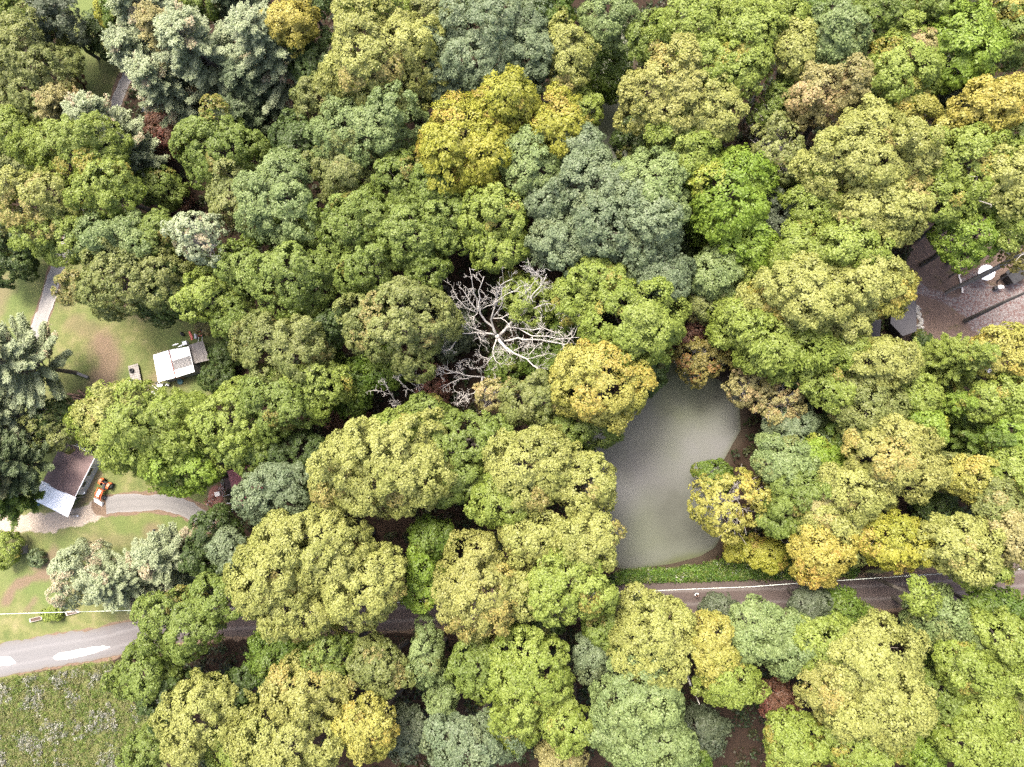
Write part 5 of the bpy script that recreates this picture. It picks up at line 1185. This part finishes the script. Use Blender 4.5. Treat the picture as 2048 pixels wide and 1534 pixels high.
def person():
    c = P(1390.5, 1184.5); e = None
    me = bpy.data.meshes.new('person')
    J = [('pel', (0, 0, .93), .15), ('waist', (0, .01, 1.08), .135), ('chest', (0, 0, 1.3), .165), ('neck', (0, .0, 1.49), .06), ('head', (0, -.02, 1.62), .10), ('crown', (0, 0, 1.72), .085),
         ('hipl', (.1, 0, .88), .10), ('kneel', (.11, -.02, .48), .07), ('ankl', (.11, .03, .09), .05), ('toel', (.12, -.14, .04), .04), ('hipr', (-.1, 0, .88), .10), ('kneer', (-.11, -.02, .48), .07), ('ankr', (-.11, .03, .09), .05), ('toer', (-.12, -.14, .04), .04),
         ('shl', (.2, 0, 1.42), .075), ('ell', (.27, -.02, 1.14), .05), ('wrl', (.14, -.26, 1.12), .035), ('hal', (.09, -.33, 1.13), .035), ('shr', (-.2, 0, 1.42), .075), ('elr', (-.27, -.02, 1.14), .05), ('wrr', (-.14, -.26, 1.12), .035), ('har', (-.09, -.33, 1.13), .035)]
    ix = {n: i for i, (n, _, _) in enumerate(J)}
    E = [('pel', 'waist'), ('waist', 'chest'), ('chest', 'neck'), ('neck', 'head'), ('head', 'crown'), ('pel', 'hipl'), ('hipl', 'kneel'), ('kneel', 'ankl'), ('ankl', 'toel'), ('pel', 'hipr'), ('hipr', 'kneer'), ('kneer', 'ankr'), ('ankr', 'toer'), ('chest', 'shl'), ('shl', 'ell'), ('ell', 'wrl'), ('wrl', 'hal'), ('chest', 'shr'), ('shr', 'elr'), ('elr', 'wrr'), ('wrr', 'har')]
    V = [p for _, p, _ in J]; ed = [(ix[a], ix[b]) for a, b in E]; rad = [r for _, _, r in J]
    for s, h in ((1, 'hal'), (-1, 'har')):           # five fingers on each hand
        hb = np.array(V[ix[h]])
        for q, (dx, L_) in enumerate(((-.028, .06), (-.01, .075), (.01, .07), (.026, .05), (.045, .045))):
            a = len(V); V += [tuple(hb+[dx*s, -.03, .0]), tuple(hb+[dx*s*1.1-.01*s, -.03-L_, -.02])]; rad += [.011, .008]; ed += [(ix[h], a), (a, a+1)]
    me.from_pydata(V, ed, []); me.update()
    o = link('person', me, [paint('white_shirt', (.72, .72, .72), .8), paint('dark_trousers', (.03, .03, .04), .8), paint('skin', (.42, .26, .19), .55)], None, (c[0], c[1], .02)); o.rotation_euler = (0, 0, PI*.15)
    sk = o.modifiers.new('skin', 'SKIN'); dv = me.skin_vertices[0].data
    for i, r in enumerate(rad): dv[i].radius = (r, r*.85)
    dv[0].use_root = True
    ss = o.modifiers.new('sub', 'SUBSURF'); ss.levels = ss.render_levels = 1
    dg = bpy.context.evaluated_depsgraph_get(); me2 = bpy.data.meshes.new_from_object(o.evaluated_get(dg))
    o.modifiers.clear(); o.data = me2
    for p in me2.polygons:
        z = p.center.z; x = abs(p.center.x); arm = p.center.y < -.06 and .9 < z < 1.25
        p.material_index = 2 if (z > 1.5 or arm) else (1 if z < .95 else 0); p.use_smooth = True
    tag(o, 'person in white top and dark trousers standing on the dirt road', 'person')
    b = MB(); b.ball((0, .02, 1.70), .122, sc=(.95, 1.05, .8)); b.ball((0, .06, 1.62), .10, sc=(1, .8, 1)); b.build('hair', paint('dark_hair', (.012, .01, .009), .6), o)
    b = MB(); b.ball((0, -.125, 1.625), .022, sc=(.7, 1, 1.2)); b.ball((.04, -.105, 1.655), .013, m=1); b.ball((-.04, -.105, 1.655), .013, m=1); b.box((0, -.112, 1.575), (.05, .012, .012), m=2); b.build('face', [paint('skin_tone', (.42, .26, .19), .5), DARK, REDP], o)
    b = MB(); b.box((0, 0, 0), (.2, .1, .05)); b.tube([(-.07, -.02, 0), (-.07, -.02, .06)], .012, 5); b.tube([(.07, -.02, 0), (.07, -.02, .06)], .012, 5); r = b.build('remote_control', BLACK, None, (c[0]+math.sin(PI*.15)*.40, c[1]-math.cos(PI*.15)*.40, 1.15)); tag(r, 'small dark remote control in the hands of the person on the road', 'remote control')
def cable():
    pts = []
    for a, b_, sag in ((P(-60, 1230, 6.5), P(640, 1213, 7.5), .5), (P(640, 1213, 7.5), P(1500, 1173.5, 6.5), .5), (P(1500, 1173.5, 6.5), P(2140, 1132, 6.8), .35)):
        for t in np.linspace(0, 1, 14): p = lerp(a, b_, t); p[2] -= sag*4*t*(1-t); pts.append(p)
    o = pts[0].copy(); b = MB(); b.tube([p-o for p in pts], .028, 5)
    ob = b.build('overhead_cable', paint('pale_cable', (.5, .55, .5), .5), None, tuple(o)); tag(ob, 'pale overhead cable running along the road', 'cable')
def twigs(b, line, rad, rng, n, L, lvl=1):
    """side twigs along a limb"""
    ln = [np.array(p, float) for p in line]; cum = np.cumsum([0]+[np.linalg.norm(q-p) for p, q in zip(ln, ln[1:])])
    for _ in range(n):
        t = rng.uniform(.25, 1)*cum[-1]; i = min(np.searchsorted(cum, t, 'right')-1, len(ln)-2); s = (t-cum[i])/max(cum[i+1]-cum[i], 1e-6)
        p = ln[i]*(1-s)+ln[i+1]*s; dr = unit(ln[i+1]-ln[i]); d_ = unit(dr*.7+unit(rng.normal(size=3))*.95+np.array([0, 0, .15])); ll = L*rng.uniform(.5, 1.2)
        r = max(.016, rad*.28*(1-.5*t/cum[-1])); mid = p+d_*ll*.5+rng.normal(size=3)*ll*.07; end = p+unit(d_+rng.normal(size=3)*.35)*ll
        b.tube([p, mid, end], [r, r*.75, .011], 4, cap=False)
        if lvl: twigs(b, [p, mid, end], r*1.6, rng, 4, ll*.5, lvl-1)
def dead_tree(origin, ox, sc, base, limbs, label, seed, trunk_r, mat=DEADWOOD, tw=(6, 1.3), zs=1.0, trunk=None):
    """limbs: list of limbs, each a list of (x, y, height, radius) branch lines traced in the photo"""
    rng = np.random.default_rng(seed); g = lambda x, y, z: P(ox[0]+x/sc, ox[1]+y/sc, z)
    c = P(*base); e = empty('dead_tree', (c[0], c[1], 0), label, 'dead tree', 'dead bare trees')
    f = g(*origin)-c; b = MB(); b.tube([(0, 0, -.1), tuple(f*.5+np.array([.05, .05, 0])), tuple(f*1.02)], [trunk_r*1.25, trunk_r, trunk_r*.8], 10); b.build('trunk', mat, e, smooth=True)
    for lines in limbs:
        b = MB()
        for j, (r0, r1, pts) in enumerate(lines):
            ln = [g(*p)-c for p in pts]
            fine = []
            for p, q in zip(ln, ln[1:]): fine += [p, (p+q)/2+rng.normal(size=3)*np.linalg.norm(q-p)*.035]
            fine.append(ln[-1]); r0 *= .82; b.tube(fine, np.linspace(r0, r1, len(fine)), 7); twigs(b, fine, r0*.4+.04, rng, int(tw[0]*(1 if j else 1.3)), tw[1])
        b.build('limb', mat, e, smooth=True)
def dead_trees():
    F = 8.5
    L1 = [(.21, .03, [(850, 960, F), (800, 850, 9.5), (640, 680, 11.5), (620, 560, 13), (620, 400, 14.5), (690, 210, 16.5)]), (.09, .02, [(640, 670, 11.5), (600, 500, 13), (545, 330, 15), (505, 100, 17)]), (.08, .02, [(610, 660, 11.6), (510, 530, 12.8), (420, 380, 14), (370, 350, 14.5)]), (.07, .02, [(600, 670, 11.5), (450, 600, 12.5), (340, 480, 13.5), (290, 390, 14)]), (.06, .02, [(660, 630, 12), (800, 570, 13), (990, 430, 14.5), (1160, 330, 16)]), (.05, .015, [(610, 670, 11.5), (560, 720, 11.6), (550, 830, 11.5)])]
    L2 = [(.15, .025, [(845, 945, F), (780, 760, 10.5), (840, 560, 12.5), (905, 320, 14.5), (1060, 240, 16)]), (.08, .02, [(800, 740, 10.7), (900, 600, 12), (925, 560, 12.5), (920, 330, 14.5)]), (.07, .02, [(800, 745, 10.7), (920, 740, 11.5), (1030, 690, 12.3), (1100, 680, 12.6)]), (.05, .02, [(900, 740, 11.4), (1010, 820, 11.6), (1050, 930, 11.5)]), (.06, .015, [(830, 590, 12.4), (860, 380, 14), (790, 350, 14.5)])]
    L3 = [(.24, .03, [(885, 965, F), (1000, 840, 9.8), (1130, 690, 11.5), (1280, 520, 13.5), (1400, 350, 15.3), (1490, 180, 17)]), (.1, .02, [(1150, 660, 11.7), (1190, 520, 13), (1230, 400, 14.3), (1200, 290, 15.5), (1150, 260, 16)]), (.09, .02, [(1170, 660, 11.7), (1320, 620, 13), (1430, 570, 14), (1550, 560, 14.8)]), (.06, .02, [(1230, 430, 14), (1290, 330, 15), (1350, 250, 16)]), (.05, .02, [(1440, 260, 16), (1400, 200, 16.5), (1290, 110, 17)]), (.05, .02, [(1160, 690, 11.6), (1180, 790, 11.6), (1290, 880, 11.5)]), (.06, .015, [(1320, 490, 13.9), (1420, 380, 15), (1410, 300, 15.5)])]
    L4 = [(.17, .02, [(955, 1035, 8), (1120, 995, 9), (1300, 1015, 10), (1520, 1040, 11.5), (1740, 1085, 12.5), (1840, 960, 13.5), (1920, 800, 14.5)]), (.09, .02, [(1000, 855, 9.8), (1200, 880, 11), (1450, 870, 12.5), (1580, 920, 13), (1690, 920, 13.7)]), (.09, .02, [(1140, 880, 10.6), (1300, 970, 11.5), (1500, 975, 12.5), (1700, 1010, 13.3), (1975, 990, 14.5)]), (.06, .02, [(1520, 1040, 11.5), (1680, 1010, 12.5), (1780, 960, 13.2), (1890, 810, 14)]), (.05, .02, [(1310, 985, 11.4), (1300, 1080, 11), (1290, 1130, 11)]), (.05, .02, [(1350, 970, 11.8), (1420, 880, 12.6), (1470, 800, 13)]), (.04, .015, [(1890, 810, 14), (1800, 690, 14.6), (1740, 690, 14.8)])]
    L5 = [(.21, .03, [(860, 990, 8.3), (950, 1100, 8.5), (1070, 1190, 9), (1240, 1265, 9.8), (1310, 1340, 10.3), (1400, 1405, 11)]), (.07, .02, [(1245, 1240, 9.9), (1300, 1170, 10.5), (1440, 1050, 11.5)]), (.06, .02, [(1250, 1260, 9.9), (1370, 1230, 10.6), (1480, 1205, 11.2)]), (.06, .02, [(1070, 1160, 9), (1180, 1100, 9.8), (1190, 1070, 10)]), (.1, .03, [(870, 1030, 8.3), (980, 1150, 8.8), (1060, 1210, 9.1)]), (.05, .02, [(1000, 1170, 8.8), (940, 1150, 9), (900, 1130, 9.2)])]
    L6 = [(.16, .02, [(840, 960, F), (700, 935, 9.5), (580, 925, 10.3), (400, 940, 11.4), (340, 880, 12)]), (.07, .02, [(400, 945, 11.4), (330, 1040, 11.5), (250, 1150, 11.8), (150, 1150, 12.2)]), (.09, .02, [(700, 930, 9.6), (520, 860, 10.8), (370, 730, 12), (260, 590, 13.2)]), (.06, .02, [(520, 920, 10.7), (380, 800, 11.7), (250, 680, 12.8), (250, 620, 13)]), (.05, .02, [(600, 930, 10.2), (650, 1020, 10), (700, 1040, 10)])]
    L7 = [(.12, .02, [(855, 985, 8.3), (815, 1110, 8.5), (808, 1220, 8.8), (700, 1350, 9.3)]), (.06, .02, [(810, 1210, 8.8), (840, 1290, 9), (910, 1335, 9.3)]), (.05, .02, [(760, 1270, 9), (680, 1240, 9.4), (620, 1200, 9.8)])]
    dead_tree((860, 975, F), (860, 520), 6.39, (1016, 694), [L1, L2, L3, L4, L5, L6, L7], 'large dead white tree with wide bare limbs in the middle of the wood', 61, .34, tw=(7, 1.5))
    A = [[(.10, .03, [(520, 860, 5), (420, 720, 7), (300, 570, 9.5), (170, 525, 11), (45, 515, 12.2)]), (.05, .02, [(320, 600, 9), (250, 480, 10.5), (210, 385, 12)]), (.05, .02, [(470, 830, 6), (380, 740, 7.5), (330, 740, 8)])]]
    dead_tree((545, 872, 4.5), (740, 710), 7.314, (822, 836), A, 'slim dead snag, the leftmost of the two thin ones', 62, .14, tw=(9, .9))
    B = [[(.13, .03, [(865, 770, 5), (790, 660, 7), (730, 560, 9), (700, 470, 10.5), (730, 340, 12)]), (.06, .02, [(700, 470, 10.3), (580, 390, 11.5), (490, 300, 12.5), (400, 260, 13.3)]), (.05, .02, [(720, 590, 8.8), (600, 520, 10), (480, 430, 11.3), (410, 350, 12)]), (.05, .02, [(700, 440, 10.8), (640, 340, 12), (540, 260, 13)]), (.04, .02, [(850, 740, 5.5), (880, 680, 6.5), (900, 630, 7)])]]
    dead_tree((870, 785, 4.5), (740, 710), 7.314, (866, 822), B, 'forked dead snag beside the dark red bush', 63, .16, tw=(10, .9))
    Cc = [[(.13, .02, [(1630, 320, 7.5), (1400, 300, 9), (1230, 255, 10.5), (1010, 170, 12)]), (.07, .02, [(1400, 300, 9), (1300, 180, 10.5), (1300, 110, 11.5)]), (.07, .02, [(1230, 260, 10.4), (1110, 270, 11.3), (1000, 215, 12.2)]), (.06, .02, [(1500, 320, 8.5), (1300, 350, 10), (1180, 405, 10.8), (1060, 490, 11.5)])], [(.11, .02, [(1640, 330, 7.5), (1620, 470, 8.2), (1520, 560, 9), (1400, 600, 9.8), (1230, 520, 11)]), (.06, .02, [(1400, 600, 9.8), (1330, 650, 10.2), (1320, 700, 10.5)]), (.06, .02, [(1400, 600, 9.7), (1450, 690, 10), (1330, 570, 10.5)])], [(.08, .02, [(1630, 310, 7.5), (1615, 200, 8.6), (1480, 210, 9.6), (1440, 130, 10.5)]), (.06, .02, [(1650, 320, 7.6), (1760, 350, 8.4), (1840, 360, 9)])]]
    dead_tree((1640, 325, 7), (740, 710), 7.314, (978, 764), Cc, 'dead fan-shaped crown of pale twigs right of the dark red bush', 64, .2, tw=(9, 1.0))
    D = [[(.12, .03, [(115, 320, 11), (130, 250, 13), (165, 150, 15.5), (205, 95, 17)]), (.05, .02, [(170, 150, 15.4), (172, 100, 16.5), (170, 65, 17)]), (.05, .02, [(190, 110, 16.4), (235, 85, 17.3)]), (.05, .02, [(165, 345, 11), (185, 300, 12.5), (210, 260, 13.5)])]]
    dead_tree((115, 330, 10.5), (1480, 60), 2.975, (1485, 250), D, 'pale bare snag standing up between olive crowns at the upper right', 65, .16, tw=(4, .8))
    E = [[(.13, .03, [(235, 860, 9), (235, 790, 11), (190, 730, 12.5), (150, 640, 14)]), (.07, .02, [(235, 790, 11), (190, 790, 12), (150, 740, 13)]), (.06, .02, [(240, 800, 10.8), (290, 780, 12), (330, 740, 13)]), (.06, .02, [(235, 760, 11.6), (240, 690, 13), (215, 620, 14)])]]
    dead_tree((235, 870, 8.5), (1480, 60), 2.975, (1522, 420), E, 'pale branching snag inside the thin greyish tree', 66, .16, tw=(8, 1.0))
    G = [[(.16, .04, [(20, 0, 3.5), (100, 18, 4.2), (200, 55, 5), (300, 80, 6)]), (.05, .02, [(170, 40, 4.8), (120, -20, 6), (70, -70, 7.5)]), (.05, .02, [(200, 50, 5), (235, -60, 7)])]]
    dead_tree((15, 0, 3.4), (1540, 1093), 3.66, (1530, 1090), G, 'pale leaning trunk with bare twigs beside the golden roadside crown', 67, .2, tw=(5, .9), mat=PALEBARK)
    H = [[(.13, .04, [(0, 20, 7), (15, 55, 9), (42, 110, 11.5)])]]
    dead_tree((-5, 8, 6.5), (1383, 1366), 2.6, (1366, 1335), H, 'pale broken trunk in the dark hole at the bottom', 68, .15, tw=(3, .7))
    I = [[(.09, .03, [(0, 0, 5), (-60, 20, 6), (-130, -20, 7)]), (.06, .02, [(-40, 10, 5.6), (-100, 50, 6.5)]), (.06, .02, [(-20, 5, 5.3), (-70, -40, 6.5)])]]
    dead_tree((20, 10, 4.5), (1285, 296), 5.0, (1295, 318), I, 'dark bare twiggy tree reaching over the dark channel', 69, .12, tw=(8, .9), mat=BARK)
build_setting()
mobile_home(); tractor(); shed(); board_platform(); junk(); yard_left(); pink_house(); right_yard(); person(); cable()
dead_trees()
build_trees()
build_cover()
